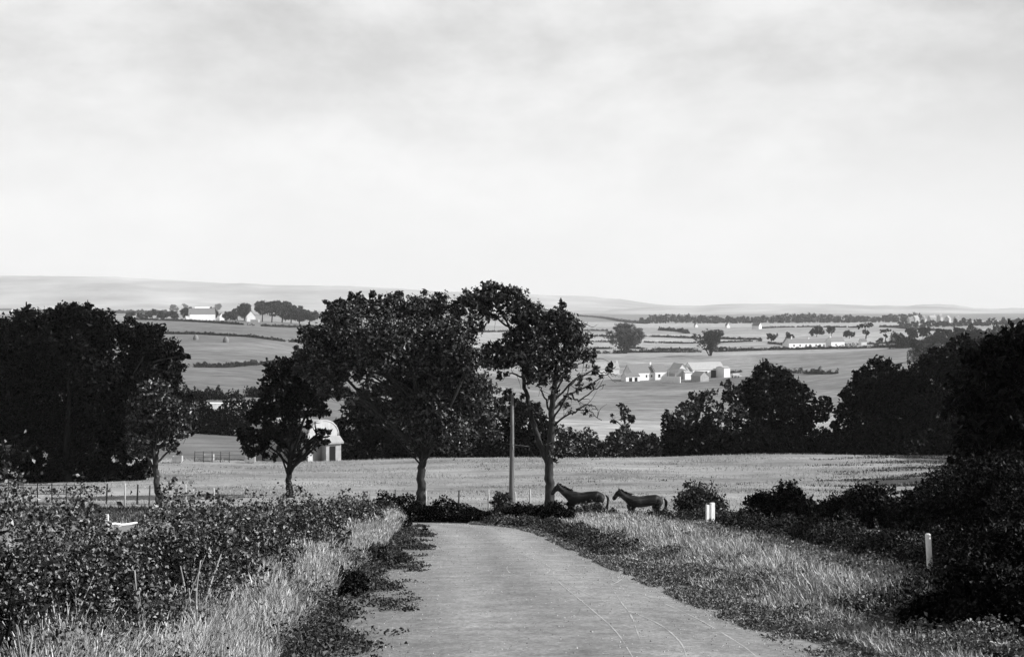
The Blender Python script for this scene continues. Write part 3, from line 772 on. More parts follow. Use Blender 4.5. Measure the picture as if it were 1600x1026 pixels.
far_tree('tall pale rounded tree spreading upward left behind the valley farm', 977, 552, 30, 49, kind='fan', dens=.5, leaf=.6, mat=M_PALE)
far_tree('dark open tree with branches fanning upward behind the cart shed', 1110, 556, 27, 48, kind='fan', dens=.35, leaf=.6)
for a in [('dark round tree at the left end of the cottage row', 1206, 534, 8, 13, 'round'), ('dark round tree in front of the cottage row gable', 1234, 535, 8, 16, 'round'),
          ('broad dark tree rising behind the middle of the cottage row', 1276, 526, 11, 15, 'round'), ('dark tree rising behind the right of the cottage row', 1299, 525, 8, 15, 'round'),
          ('dark leaning tree right of the cottage row', 1327, 529, 10, 14, 'round'), ('dark umbrella shaped tree standing tall right of the cottage row', 1352, 536, 11, 33, 'umbrella'),
          ('small dark tree with a flat top right of the umbrella tree', 1383, 535, 8, 22, 'umbrella'), ('low dark bushy tree beside the flat topped tree', 1374, 537, 6, 9, 'round'),
          ('dark round tree alone in the right upper field', 1400, 530, 6, 11, 'round'), ('dark round tree at the corner of the right upper field', 1429, 529, 8, 13, 'round')]:
    far_tree(*a[:5], kind=a[5], group='trees around the cottage row', mat=M_OAK, leaf=.8)
rg = np.random.default_rng(77)
for k, (px, py, r, h) in enumerate([(204, 499, 8, 13), (222, 499, 8, 14), (238, 498, 8, 17), (254, 499, 9, 15), (272, 500, 9, 15), (292, 495, 10, 24), (328, 492, 10, 18), (354, 500, 8, 16), (364, 504, 9, 12), (352, 506, 8, 9), (382, 496, 14, 26), (371, 500, 9, 20), (410, 507, 14, 32), (425, 508, 15, 34), (441, 509, 14, 34), (455, 511, 13, 29), (468, 512, 13, 27), (484, 512, 12, 24)]):
    nm = ['smallest round grey tree at the left end of the far tree line', 'round grey tree second from the left in the far tree line', 'taller grey tree third from the left in the far tree line', 'grey tree fourth from the left in the far tree line',
          'grey tree left beside the large white barn', 'tall grey tree touching the left end of the white barn roof', 'grey tree behind the roof of the large white barn', 'round grey tree right of the large white barn', 'low grey bushy tree between barn and gabled house', 'low dark bush like tree below the small far cottage',
          'large rounded grey tree behind the far gabled house', 'grey tree left of the large rounded one behind the gabled house', 'leftmost tree of the dark far wood by the gabled house', 'tall second tree of the dark far wood', 'third tree of the dark far wood with broad top', 'fourth tree of the dark far wood', 'sloping fifth tree of the dark far wood', 'rightmost tree of the dark far wood beside the big crown'][k]
    far_tree(nm, px, py, r * 1.25, h, group='trees round the far left farm', leaf=1.1, d=1150 + (40 if k < 6 else 20) + rg.uniform(-8, 60))
for k, (px, py, r, h, lab) in enumerate([(272, 488, 7, 12, 'faint tree on the plain left above the white barn'), (288, 487, 6, 13, 'faint taller tree on the plain above the white barn'), (340, 487, 7, 14, 'faint pointed tree on the plain right of the bright stepped house'), (1392, 499, 5, 9, 'faint tree under the right end of the long wood')]):
    far_tree(lab, px, py, r, h, group='faint trees on the plain', leaf=2.0)
def far_wood():
    rng = np.random.default_rng(31); C = []
    for px in np.arange(1004, 1450, 3.2):
        d = 2350 + rng.uniform(-60, 60); q = at(px, d); mp_ = d / FPX
        hh = (10.5 + 2.2 * math.sin(px * .031) + rng.uniform(-1.5, 2.5) - (5 if px < 1020 else 0)) * mp_
        C.append(blob_leaves(q + (0, rng.uniform(0, 60), hh * .5), hh * .55, 120, rng, (1, 1, .95), 12))
    for px in np.arange(1405, 1640, 3.0):
        d = 1750 + rng.uniform(-60, 60); q = at(px, d); mp_ = d / FPX; hh = (7 + rng.uniform(-3, 5)) * mp_
        C.append(blob_leaves(q + (0, 0, hh * .45), hh * .6, 60, rng, (1, 1, .95), 12))
    C = np.vstack(C)
    tag(link_mesh('distant_wood', quad_mesh('distant_wood', leaf_quads(C, 3.4, rng)), M_FAR), 'long grey wood along the plain below the right hills', 'wood', kind='stuff')
far_wood()
for k in range(13):
    px = 1424 + k * 13.5 + [0, 4, -3, 2, 5, -2, 3, 0, -4, 4, 2, -3, 1][k]
    far_tree('dark tree merging with its neighbours in the tree band below the village', px, 0, 9 + k * .5, 14 + k * .9 + (k % 3) * 2, d=1200 - k * 45, group='dark tree band at the right below the village', mat=M_OAK, leaf=.85, seed=k)
H('thick black hedge at the right below the village trees', [(1395, 545), (1440, 541), (1490, 536), (1560, 530), (1650, 524)], 11, mat=M_OAK, width=12, wave=.5)
H('dark hedge behind the right black trees', [(1425, 566), (1490, 558), (1560, 550), (1650, 544)], 10, mat=M_OAK, width=9, wave=.5)

# haystacks on the left hillside
def haystack(label, px, d, r, h):
    root = empty('haystack', G(px, d, 200)); tag(root, label, 'haystack', 'haystacks on the left hillside')
    rng = np.random.default_rng(int(px)); n = 14; m = MB()
    prof = [(0.86, -.2), (1.0, .2), (.98, .42), (.72, .68), (.4, .88), (.06, 1.0)]
    vs = []; fs = []
    for i, (rr, z) in enumerate(prof):
        for j in range(n):
            a = 2 * math.pi * j / n; q = r * rr * (1 + rng.uniform(-.06, .06)); vs.append((q * math.cos(a), q * math.sin(a), z * h))
    for i in range(len(prof) - 1):
        for j in range(n): fs.append((i * n + j, i * n + (j + 1) % n, (i + 1) * n + (j + 1) % n, (i + 1) * n + j))
    fs.append(tuple((len(prof) - 1) * n + j for j in range(n)))
    m.add(vs, fs); m.build('hay', M_HAY, root, True)
haystack('haystack below the thin hedge on the left hillside, nearer the big dark clump', 306, 531, 1.4, 2.9)
haystack('taller haystack below the thin hedge on the left hillside, left of the big crown', 353, 535, 1.5, 3.2)

# ------------------------------------------------------------------ middle trees beyond the field
TR = tree
TR('tree', 'broad bushy black tree right of the round roofed hay barn', 578, 131, [(578, 700, .3), (578, 640, .2)], [(575, 640, 34, 1), (552, 665, 32, 1), (600, 655, 36, 1), (625, 640, 34, 1), (560, 700, 30, 1), (600, 700, 32, 1), (635, 690, 34, 1), (540, 690, 20, 1), (585, 612, 24, 1)], group='trees along the far field edge', mat=M_OAK, leaf=.38)
TR('tree', 'bushy speckled tree behind the tall crown beside the telegraph pole', 715, 124, [(715, 700, .3), (712, 640, .2)], [(690, 620, 44, .8), (735, 610, 40, .75), (720, 655, 46, .8), (755, 660, 34, .8), (690, 680, 40, .8), (740, 695, 34, .8), (665, 650, 38, .8), (650, 695, 30, .9), (765, 630, 26, .7)], group='trees along the far field edge', leaf=.36)
TR('tree', 'dark bushy tree behind the telegraph pole and leaning stem', 812, 126, [(812, 700, .3), (810, 650, .2)], [(800, 630, 24, 1), (820, 655, 30, 1), (785, 660, 26, 1), (845, 670, 26, .9), (800, 690, 30, 1), (840, 700, 24, 1), (775, 690, 24, 1)], group='trees along the far field edge', mat=M_OAK, leaf=.38)
TR('tree', 'small feathery tree rising from the hedge right of the thinning tree', 976, 128, [(976, 690, .14), (976, 660, .1), (970, 645, .05)], [(972, 646, 15, .7), (958, 654, 9, .5), (984, 656, 10, .6), (975, 672, 14, .7), (962, 684, 14, .8), (988, 684, 12, .8)], group='trees along the far field edge', leaf=.3)
def edge_hedge(name, label, px0, px1, d, h, mat, leaf, seed, w_=2.4, dens=None):
    rng = np.random.default_rng(seed); path = [at(p, d)[:2] for p in np.linspace(px0, px1, 14)]
    C, _ = hedge_leaves(path, w_, lambda t: h + 0 * t, leaf, dens or 5 * (h + w_) / (0.31 * leaf * leaf) / 1.6, rng, .35)
    return tag(link_mesh(name, quad_mesh(name, leaf_quads(C, leaf, rng)), mat), label, 'hedge')
edge_hedge('hedge', 'bushy hedge along the far field edge right of the thinning tree', 868, 1060, 121, 2.6, M_TREE, .3, 41)
edge_hedge('hedge', 'black hedge under the wide black trees at right along the far field edge', 1035, 1660, 121, 2.9, M_OAK, .36, 42, 3.2)
edge_hedge('hedge', 'black hedge along the far field edge behind the tall middle tree', 515, 880, 121, 1.5, M_OAK, .34, 43, 2.2)
edge_hedge('hedge', 'tall black hedge below the white coped wall at left', 255, 438, 195, 6.0, M_OAK, .45, 44, 4.0)

TR('tree', 'speckled loose tree at the left end of the wide black trees', 1090, 122, [(1090, 700, .25), (1088, 650, .18)], [(1085, 635, 24, .7), (1060, 655, 24, .7), (1110, 625, 22, .7), (1055, 680, 20, .8), (1085, 670, 26, .8), (1120, 665, 26, .75), (1105, 695, 24, 1), (1140, 610, 20, .8), (1145, 645, 22, .5), (1070, 700, 20, 1), (1140, 690, 26, 1)], group='wide black trees at right', mat=M_TREE, leaf=.34)
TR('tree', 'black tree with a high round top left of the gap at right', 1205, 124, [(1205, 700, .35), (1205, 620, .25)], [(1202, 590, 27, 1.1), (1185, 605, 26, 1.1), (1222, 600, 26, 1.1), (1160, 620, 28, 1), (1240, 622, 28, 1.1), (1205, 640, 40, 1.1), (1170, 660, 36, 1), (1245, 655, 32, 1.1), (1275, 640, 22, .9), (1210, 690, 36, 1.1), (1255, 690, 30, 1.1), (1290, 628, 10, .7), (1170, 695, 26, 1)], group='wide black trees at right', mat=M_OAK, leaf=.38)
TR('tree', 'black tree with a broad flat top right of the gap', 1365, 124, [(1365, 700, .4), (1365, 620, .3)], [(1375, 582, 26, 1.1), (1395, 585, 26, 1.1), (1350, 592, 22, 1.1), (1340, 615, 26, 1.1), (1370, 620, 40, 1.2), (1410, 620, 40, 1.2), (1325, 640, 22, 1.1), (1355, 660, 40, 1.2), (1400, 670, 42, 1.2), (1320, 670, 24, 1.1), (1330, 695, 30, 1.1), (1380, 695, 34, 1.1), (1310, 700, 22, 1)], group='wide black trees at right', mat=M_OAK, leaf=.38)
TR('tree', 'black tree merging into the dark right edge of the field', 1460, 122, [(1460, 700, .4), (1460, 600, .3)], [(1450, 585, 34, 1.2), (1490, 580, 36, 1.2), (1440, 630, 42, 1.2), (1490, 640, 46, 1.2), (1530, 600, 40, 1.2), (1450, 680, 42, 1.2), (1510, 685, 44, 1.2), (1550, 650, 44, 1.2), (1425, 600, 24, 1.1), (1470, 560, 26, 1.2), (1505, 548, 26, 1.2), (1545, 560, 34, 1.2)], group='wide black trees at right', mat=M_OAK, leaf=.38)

# ------------------------------------------------------------------ dark clump at the left
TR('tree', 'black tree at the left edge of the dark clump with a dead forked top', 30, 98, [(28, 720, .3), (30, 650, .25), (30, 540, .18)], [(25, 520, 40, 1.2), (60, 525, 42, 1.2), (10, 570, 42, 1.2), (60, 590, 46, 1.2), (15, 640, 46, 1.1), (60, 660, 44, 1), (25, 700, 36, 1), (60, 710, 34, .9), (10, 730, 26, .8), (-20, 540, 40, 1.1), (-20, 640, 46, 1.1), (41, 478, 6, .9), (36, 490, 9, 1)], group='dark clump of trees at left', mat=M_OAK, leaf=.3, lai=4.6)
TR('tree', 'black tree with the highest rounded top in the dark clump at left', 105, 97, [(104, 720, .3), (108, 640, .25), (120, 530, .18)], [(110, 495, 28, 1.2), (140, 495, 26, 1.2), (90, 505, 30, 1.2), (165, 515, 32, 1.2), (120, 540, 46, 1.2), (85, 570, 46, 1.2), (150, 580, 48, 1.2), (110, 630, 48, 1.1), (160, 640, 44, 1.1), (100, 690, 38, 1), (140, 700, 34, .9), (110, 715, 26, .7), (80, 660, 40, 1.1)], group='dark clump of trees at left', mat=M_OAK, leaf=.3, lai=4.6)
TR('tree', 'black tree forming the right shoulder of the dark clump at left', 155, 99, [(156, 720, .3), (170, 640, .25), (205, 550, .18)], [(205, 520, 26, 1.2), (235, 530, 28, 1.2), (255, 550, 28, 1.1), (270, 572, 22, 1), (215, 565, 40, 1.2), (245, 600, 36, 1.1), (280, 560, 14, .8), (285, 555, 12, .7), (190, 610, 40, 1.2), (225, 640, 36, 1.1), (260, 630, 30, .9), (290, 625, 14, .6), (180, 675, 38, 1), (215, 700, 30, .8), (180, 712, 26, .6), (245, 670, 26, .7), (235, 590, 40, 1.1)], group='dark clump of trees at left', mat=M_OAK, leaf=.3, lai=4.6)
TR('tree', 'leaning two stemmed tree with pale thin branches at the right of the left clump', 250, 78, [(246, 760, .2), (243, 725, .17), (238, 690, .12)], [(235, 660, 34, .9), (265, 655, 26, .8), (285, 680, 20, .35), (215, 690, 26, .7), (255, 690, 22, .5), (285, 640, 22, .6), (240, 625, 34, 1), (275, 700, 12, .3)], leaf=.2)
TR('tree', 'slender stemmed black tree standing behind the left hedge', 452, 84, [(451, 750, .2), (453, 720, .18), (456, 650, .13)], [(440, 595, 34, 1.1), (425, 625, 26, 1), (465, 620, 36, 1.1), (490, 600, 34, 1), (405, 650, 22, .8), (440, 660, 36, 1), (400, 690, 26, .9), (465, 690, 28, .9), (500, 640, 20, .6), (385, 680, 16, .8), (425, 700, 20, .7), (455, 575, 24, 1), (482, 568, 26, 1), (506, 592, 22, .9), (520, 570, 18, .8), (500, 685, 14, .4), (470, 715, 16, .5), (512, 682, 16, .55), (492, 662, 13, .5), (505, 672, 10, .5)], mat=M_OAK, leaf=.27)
# ------------------------------------------------------------------ tall trees at the bend
TR('tree', 'tall spreading tree with a massive dark crown at the road bend', 657, 70, [(658, 770, .25), (658, 735, .23), (662, 715, .2), (672, 660, .15), (676, 600, .12), (670, 540, .08)],
   [(540, 500, 32, 1.2), (515, 490, 18, .9), (575, 482, 24, 1), (610, 485, 30, 1.1), (650, 490, 32, 1), (690, 490, 32, 1), (500, 530, 30, 1.1), (545, 545, 40, 1.2), (600, 535, 50, 1.2), (660, 540, 50, 1.1), (710, 530, 38, .9), (480, 560, 22, 1), (510, 590, 32, 1), (576, 570, 27, .8), (640, 590, 46, 1.2), (700, 580, 44, 1), (735, 565, 24, .8), (480, 520, 14, .9), (545, 620, 18, .35), (632, 650, 28, .6), (680, 640, 44, .9), (735, 620, 30, .8), (660, 685, 26, .6), (710, 680, 34, .7), (555, 575, 20, .8), (740, 505, 20, .7), (528, 478, 13, .9), (512, 472, 7, .8), (556, 468, 14, .9), (585, 463, 12, .8), (468, 545, 9, .8), (475, 515, 7, .7), (620, 466, 13, .9), (660, 468, 14, .9), (720, 482, 14, .8), (465, 580, 12, .7), (520, 615, 16, .5)],
   leaf=.17, lai=4.4, depth=.6, twigs=3)
edge_hedge('hedge', 'black undergrowth thicket under the dark clump at left', -60, 232, 98, 1.7, M_OAK, .3, 45, 3.0)
edge_hedge('hedge', 'low ragged black scrub before the dark clump at left', -60, 170, 88, .55, M_WEED, .16, 46, 2.4, 60)
def thinning_tree():
    """two stems from one foot; the right side of the crown is nearly bare"""
    rng = np.random.default_rng(412); d = 70.0; foot = at(859, d); root = empty('tree', foot)
    tag(root, 'tall tree with two stems and half bare branches right of the telegraph pole', 'tree')
    m = MB()
    def stem(pts, r0, r1, n=6, wob=.02):
        s_ = spline([foot + (0, 0, -.15) if p is None else P(p[0], p[1], d + (p[2] if len(p) > 2 else 0)) for p in pts], n)
        s_[1:] += rng.normal(size=s_[1:].shape) * wob
        m.tube(s_ - foot, np.linspace(r0, r1, len(s_)), 8); return s_
    main = stem([None, (859, 760), (858, 720), (862, 680), (862, 640), (866, 600), (870, 560), (872, 520)], .30, .07)
    left = stem([(856, 722), (846, 700, .2), (836, 670, .5), (826, 630, .8), (819, 600, 1), (815, 560, 1), (800, 520, .6), (785, 490, .3)], .19, .05)
    bare = [[(862, 668), (885, 648, -.4), (915, 640, -.8), (938, 655, -1)], [(900, 640, -.6), (920, 632, -.5), (934, 640, -.4)], [(864, 640), (890, 615, .5), (915, 605, .8), (940, 590, 1), (962, 572, 1.2)],
            [(866, 615), (880, 590, -.5), (900, 570, -.8), (930, 560, -1)], [(890, 615, .4), (905, 625, .2), (925, 612, .2), (946, 600, .1)], [(868, 585), (895, 555, .6), (915, 540, .9), (925, 520, 1)], [(863, 650), (850, 620, .4), (842, 600, .6), (846, 585, .7)],
            [(862, 660), (880, 630, -.9), (893, 600, -1), (905, 590, -1)], [(872, 560), (900, 530, -.7), (915, 505, -.8)], [(870, 545), (850, 520, .5), (842, 495, .7)], [(864, 630), (905, 588, .2), (935, 580, .3), (955, 585, .4)], [(818, 590, 1), (800, 585, 1), (785, 588, 1)], [(815, 560, 1), (790, 545, 1.2), (765, 540, 1.2)], [(795, 510, .5), (765, 490, .4), (735, 480, .2)], [(872, 530), (880, 500), (876, 485)]]
    for b in bare:
        s_ = stem(b, .065, .018, 5, .04)
        for _ in range(7):
            q = s_[rng.integers(3, len(s_))]; e = q + ball(1, rng)[0] * rng.uniform(.4, 1.0) + (0.15, 0, .1)
            m.tube(spline([q, (q + e) / 2 + rng.normal(size=3) * .08, e], 3) - foot, np.linspace(.018, .007, 7), 4)
    m.build('trunk', M_BARK, root, True)
    blobs = [(740, 468, 22, .9, .2), (770, 460, 22, 1, 0), (800, 472, 28, 1, .3), (720, 478, 16, .9, .2), (760, 482, 26, .9, .5), (830, 488, 24, 1, -.3), (845, 510, 30, 1, .3), (875, 500, 24, 1, .2), (895, 515, 24, .85, -.4), (870, 540, 34, 1, .6), (905, 545, 24, .7, .4), (835, 545, 34, 1, -.6), (800, 550, 28, 1, .4), (770, 555, 26, .9, .5), (815, 510, 22, .9, .8), (840, 580, 28, 1, .1), (880, 575, 22, .6, -.8), (865, 605, 20, .3, .3), (920, 560, 14, .5, -.9), (940, 575, 14, .6, .8), (955, 572, 10, .5, 1), (900, 600, 18, .22, 0), (925, 600, 14, .2, .5), (890, 630, 18, .2, -.5), (920, 640, 14, .12, -.6), (860, 700, 16, .45, 0), (870, 712, 12, .4, 0), (846, 640, 18, .35, .4), (788, 580, 16, .4, 1), (880, 480, 10, .8, 0), (912, 525, 14, .6, .5), (805, 530, 20, .9, 0)]
    pts = [blob_leaves(P(a, b, d + o), r * d / FPX, int(n * 4.4 * math.pi * (r * d / FPX) ** 2 / (.31 * .2 ** 2)), rng, (1, 1.3, .9), 20) for a, b, r, n, o in blobs]
    link_mesh('crown', quad_mesh('crown', leaf_quads(np.vstack(pts), .2, rng) - foot), M_TREE, root)
thinning_tree()

# ------------------------------------------------------------------ right-hand dark mass close by
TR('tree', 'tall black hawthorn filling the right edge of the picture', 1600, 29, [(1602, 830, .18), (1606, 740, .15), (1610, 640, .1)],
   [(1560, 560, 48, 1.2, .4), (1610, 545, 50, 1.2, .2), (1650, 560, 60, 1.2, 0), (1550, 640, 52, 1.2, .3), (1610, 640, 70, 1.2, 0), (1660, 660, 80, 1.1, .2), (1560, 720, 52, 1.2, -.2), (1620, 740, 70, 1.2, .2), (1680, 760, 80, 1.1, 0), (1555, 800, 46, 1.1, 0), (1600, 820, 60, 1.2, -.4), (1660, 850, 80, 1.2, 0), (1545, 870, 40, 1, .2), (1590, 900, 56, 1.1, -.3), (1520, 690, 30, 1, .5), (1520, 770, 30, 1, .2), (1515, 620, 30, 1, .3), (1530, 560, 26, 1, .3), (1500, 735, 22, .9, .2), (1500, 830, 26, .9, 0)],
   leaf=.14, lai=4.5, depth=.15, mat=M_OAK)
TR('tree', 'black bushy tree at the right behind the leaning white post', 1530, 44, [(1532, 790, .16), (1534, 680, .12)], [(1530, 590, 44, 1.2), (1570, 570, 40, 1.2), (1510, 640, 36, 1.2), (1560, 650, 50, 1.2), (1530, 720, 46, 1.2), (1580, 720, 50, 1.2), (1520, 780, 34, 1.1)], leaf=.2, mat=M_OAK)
for k, (x, y, h) in enumerate([(45, 76, 13), (49, 93, 14), (55, 111, 12)]):
    px = 800 + FPX * x / y; q = at(px, y); s_ = FPX / y; b0 = 513
    pyf = 480 - FPX * q[2] / y
    TR('tree', ['tall dark tree just outside the right of the field, nearest one', 'tall dark tree just outside the right of the field, middle one', 'tall dark tree just outside the right of the field, farthest one'][k], px, y, [(px, pyf - 4 * s_, .3), (px, pyf - 8 * s_, .2)],
       [(px + a * s_, pyf - b * s_, r * s_, 1) for a, b, r in ((0, h - 2, 2.2), (-2, h - 4, 2.4), (2, h - 4, 2.4), (0, h - 6, 2.8), (-2.5, h - 7, 2.2), (2.5, h - 7.5, 2.2))], leaf=.5, lai=3, group='trees just outside the field at right', twigs=0)

# ------------------------------------------------------------------ near hedges
def near_hedge(label, path, w_, hfun, mat, specs, seed, stems=40, foot_bare=0.0, gap=None, wave=.2, shoots=0, cut=-.35, core=0):
    """specs = [(t0, t1, leaf size, leaves per metre)]"""
    rng = np.random.default_rng(seed); path = spline(path, 8); foot = on(path[0][0], path[0][1])
    root = empty('hedge', foot); tag(root, label, 'hedge')
    C = []; S = []
    for t0, t1, lf, dn in specs:
        k = len(path); pp = path[int(t0 * (k - 1)):int(t1 * (k - 1)) + 1]
        c, u = hedge_leaves(pp, w_, lambda t: hfun(t0 + (t1 - t0) * t), lf, dn, rng, wave)
        hz = c[:, 2] - terr(c[:, 0], c[:, 1]); f_ = 1 / (.35 + .5 * u.mean())
        pat = np.sin(c[:, 0] * 7.3 * f_ + 1.1 * np.sin(c[:, 2] * 5 * f_)) + np.sin(c[:, 1] * 5.9 * f_ + 1.3 * np.sin(c[:, 0] * 6 * f_)) + np.sin(hz * 9.1 * f_ + 1.7 * np.sin(c[:, 1] * 4 * f_)) + rng.normal(size=len(c)) * .3
        keep = (pat > cut) & ((hz > foot_bare) | (rng.uniform(0, 1, len(c)) < .35)); c = c[keep]
        if gap is not None:
            keep = ~gap(c, rng); c = c[keep]
        C.append(c); S.append(np.full(len(c), lf))
    for i in range(shoots):
        t = rng.uniform(0, 1) ** 1.5; p = path[int(t * (len(path) - 1))]; hh = float(hfun(np.array(t)))
        b = on(p[0] + rng.normal() * .3 * w_, p[1] + rng.uniform(-.3, .3)) + (0, 0, hh * .8); e = b + np.array([rng.normal() * .12, rng.normal() * .12, hh * rng.uniform(.25, .55)])
        k_ = rng.integers(14, 34); q_ = b + (e - b) * rng.uniform(0, 1, (k_, 1)) + rng.normal(size=(k_, 3)) * .05 * hh
        if gap is not None: q_ = q_[~gap(q_, rng)]
        C.append(q_); S.append(np.full(len(q_), .024 + .045 * t))
    C = np.vstack(C); S = np.concatenate(S)
    link_mesh('foliage', quad_mesh('foliage', leaf_quads(C, S, rng, aspect=.7, var=.28) - foot), mat, root)
    if core:                                 # near-black twigs added inside, putting shade into the gaps between leaves
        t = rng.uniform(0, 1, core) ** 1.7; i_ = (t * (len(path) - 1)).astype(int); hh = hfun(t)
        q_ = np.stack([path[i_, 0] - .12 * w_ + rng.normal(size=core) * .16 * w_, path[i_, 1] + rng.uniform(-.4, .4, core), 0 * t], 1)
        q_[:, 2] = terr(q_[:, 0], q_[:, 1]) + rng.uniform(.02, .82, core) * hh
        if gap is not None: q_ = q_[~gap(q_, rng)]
        link_mesh('shade_twigs', quad_mesh('shade_twigs', leaf_quads(q_, .10, rng, aspect=.22, fold=.05) - foot), M_DBARK, root)
    m = MB()
    for i in range(stems):
        t = rng.uniform(0, 1) ** 1.6 if i >= 14 else rng.uniform(.05, .3); p = path[int(t * (len(path) - 1))]; hh = float(hfun(np.array(t)))
        b = on(p[0] + rng.uniform(-.2, .45) * w_, p[1] + rng.uniform(-.2, .2)); e = b + np.array([rng.normal() * .16, rng.normal() * .2, hh * rng.uniform(.3, .75)])
        s_ = spline([b - (0, 0, .08), (b + e) / 2 + rng.normal(size=3) * .05, e], 4); r0 = rng.uniform(.006, .015) * (1.7 if i < 14 else 1)
        m.tube(s_ - foot, np.linspace(r0, r0 * .3, len(s_)), 6)
    m.build('woody_frame', M_STEM if mat is M_HEDGE else M_BARK, root, True)
    return root
def left_gap(c, rng):                       # the dip in the left hedge where the broken fence shows
    px = 800 + FPX * c[:, 0] / c[:, 1]; py = 480 - FPX * c[:, 2] / c[:, 1]
    d_ = np.exp(-((px - 193) / 40) ** 2)
    return (py < 772 + 60 * d_) & (rng.uniform(0, 1, len(c)) < .97) & (d_ > .2)
HL = [(-3.2, 6.5), (-3.4, 10), (-3.65, 16), (-4.05, 24), (-4.5, 33), (-4.9, 43.0)]
near_hedge('tall straggling hawthorn hedge along the left verge', HL, 1.5, lambda t: 1.28 - .64 * t, M_HEDGE,
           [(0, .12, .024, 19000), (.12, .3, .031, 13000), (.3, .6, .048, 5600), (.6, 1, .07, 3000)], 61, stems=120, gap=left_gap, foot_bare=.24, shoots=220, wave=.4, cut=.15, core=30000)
HR = [(6.6, 13.0), (7.0, 17.5), (7.2, 22), (7.35, 28), (7.35, 35), (7.1, 40.5)]
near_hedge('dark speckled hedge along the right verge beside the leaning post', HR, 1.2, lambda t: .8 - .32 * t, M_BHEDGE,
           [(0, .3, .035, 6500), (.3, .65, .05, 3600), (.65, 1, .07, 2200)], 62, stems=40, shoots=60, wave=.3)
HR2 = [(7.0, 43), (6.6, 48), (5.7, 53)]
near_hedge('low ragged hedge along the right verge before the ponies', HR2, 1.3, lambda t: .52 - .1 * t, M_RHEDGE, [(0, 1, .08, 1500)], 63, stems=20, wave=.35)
HB = [(-5.6, 51.2), (-4.0, 50.6), (-2.3, 49.9), (-.4, 48.9), (1.0, 46.9), (1.9, 44.2)]
near_hedge('low black hedge across the bend at the end of the road', HB, 1.1, lambda t: .95 - .5 * t + .12 * np.sin(t * 9), M_OAK, [(0, 1, .09, 2600)], 64, stems=14, wave=.3, cut=-1.6)

# bushes
B = bush
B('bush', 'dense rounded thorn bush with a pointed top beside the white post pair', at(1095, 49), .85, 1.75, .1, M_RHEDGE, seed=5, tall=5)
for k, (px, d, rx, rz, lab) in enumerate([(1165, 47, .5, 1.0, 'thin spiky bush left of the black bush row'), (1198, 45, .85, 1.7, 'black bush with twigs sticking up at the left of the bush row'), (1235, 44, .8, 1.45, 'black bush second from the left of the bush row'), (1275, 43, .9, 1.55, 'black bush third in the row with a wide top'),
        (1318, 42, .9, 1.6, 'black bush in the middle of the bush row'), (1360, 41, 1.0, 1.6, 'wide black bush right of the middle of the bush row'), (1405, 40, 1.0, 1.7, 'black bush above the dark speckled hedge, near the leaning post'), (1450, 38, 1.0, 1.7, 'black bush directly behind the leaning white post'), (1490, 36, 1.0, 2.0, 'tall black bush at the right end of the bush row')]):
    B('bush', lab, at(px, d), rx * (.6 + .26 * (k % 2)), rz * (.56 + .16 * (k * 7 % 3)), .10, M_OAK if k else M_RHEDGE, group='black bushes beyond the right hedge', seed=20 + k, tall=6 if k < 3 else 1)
B('bush', 'leafy bush hiding the hind legs of the first pony', at(918, 53), .7, .85, .09, M_WEED, seed=40, tall=3)
B('bush', 'small leafy bush between the two ponies', at(950, 53), .5, .62, .09, M_WEED, seed=41, tall=2)
B('bush', 'small dark bush at the foot of the telegraph pole', at(783, 66), .5, 1.0, .12, M_TREE, seed=42, tall=3)
B('bush', 'small dark tuft like bush at the end of the left verge', at(603, 50), .3, .8, .08, M_TREE, seed=43, tall=2)
B('bush', 'dark low bush leaning over the left road edge at the bend', on(-3.6, 40.2), 1.0, .5, .06, M_OAK, seed=44, dens=2.6, tall=4)
B('bush', 'black bramble on the left road edge halfway down', on(-2.75, 24.6), .62, .36, .045, M_WEED, seed=45, dens=3, tall=4)
B('bush', 'black bramble nearest the camera on the left verge', on(-2.5, 17.9), .55, .36, .04, M_OAK, seed=46, dens=2.6, tall=4)
for k, (x, y, rx, rz, lab) in enumerate([(5.15, 12.9, .6, .75, 'black bush in the bottom right corner, nearest the camera'), (5.9, 14.2, .7, 1.0, 'black bush in the bottom right corner, second from the camera'), (6.35, 15.6, .6, 1.05, 'black bush just right of and before the leaning white post'),
        (7.1, 17.2, .7, 1.35, 'black bush at the right edge behind the leaning white post'), (7.9, 19.5, .9, 1.7, 'tall black bush at the right edge below the hawthorn'), (8.8, 23, 1.0, 1.9, 'black bush at the foot of the right edge hawthorn'), (4.6, 13.4, .4, .45, 'low black bush at the lower right beside the weeds')]):
    B('bush', lab, on(x, y), rx, rz, .05, M_OAK, group='black bushes in the right corner', seed=47 + k, tall=3, dens=4.5)

# ------------------------------------------------------------------ grass and weeds
def verge(name, n, ya, yb, f0, f1, hf, wf, mat, seed, lean=.35, power=1.0, wind=(.1, -.05), clumped=0.0, kind='stuff'):
    rng = np.random.default_rng(seed)
    y = ya + (yb - ya) * rng.uniform(0, 1, n) ** power
    t = rng.uniform(0, 1, n); x = f0(y) * (1 - t) + f1(y) * t
    if clumped:
        x += rng.normal(size=n) * .02
        keep = (np.sin(x * 3.1 + y * 1.3) + np.sin(x * 1.7 - y * 2.3 + 1) + np.sin(x * 5.9 + y * 4.1) * .6 + rng.normal(size=n) * .5) > clumped - 1
        x, y, t = x[keep], y[keep], t[keep]
    o = grass_mesh(name, x, y, hf(y, x), wf(y), rng, lean, mat, wind, .16 if mat is M_GRASS else 0)
    return tag(o, kind=kind)
hl_x = lambda y: np.interp(y, [p[1] for p in HL], [p[0] for p in HL])
hr_x = lambda y: np.interp(y, [p[1] for p in HR] + [43, 48, 53], [p[0] for p in HR] + [7.0, 6.6, 5.7])
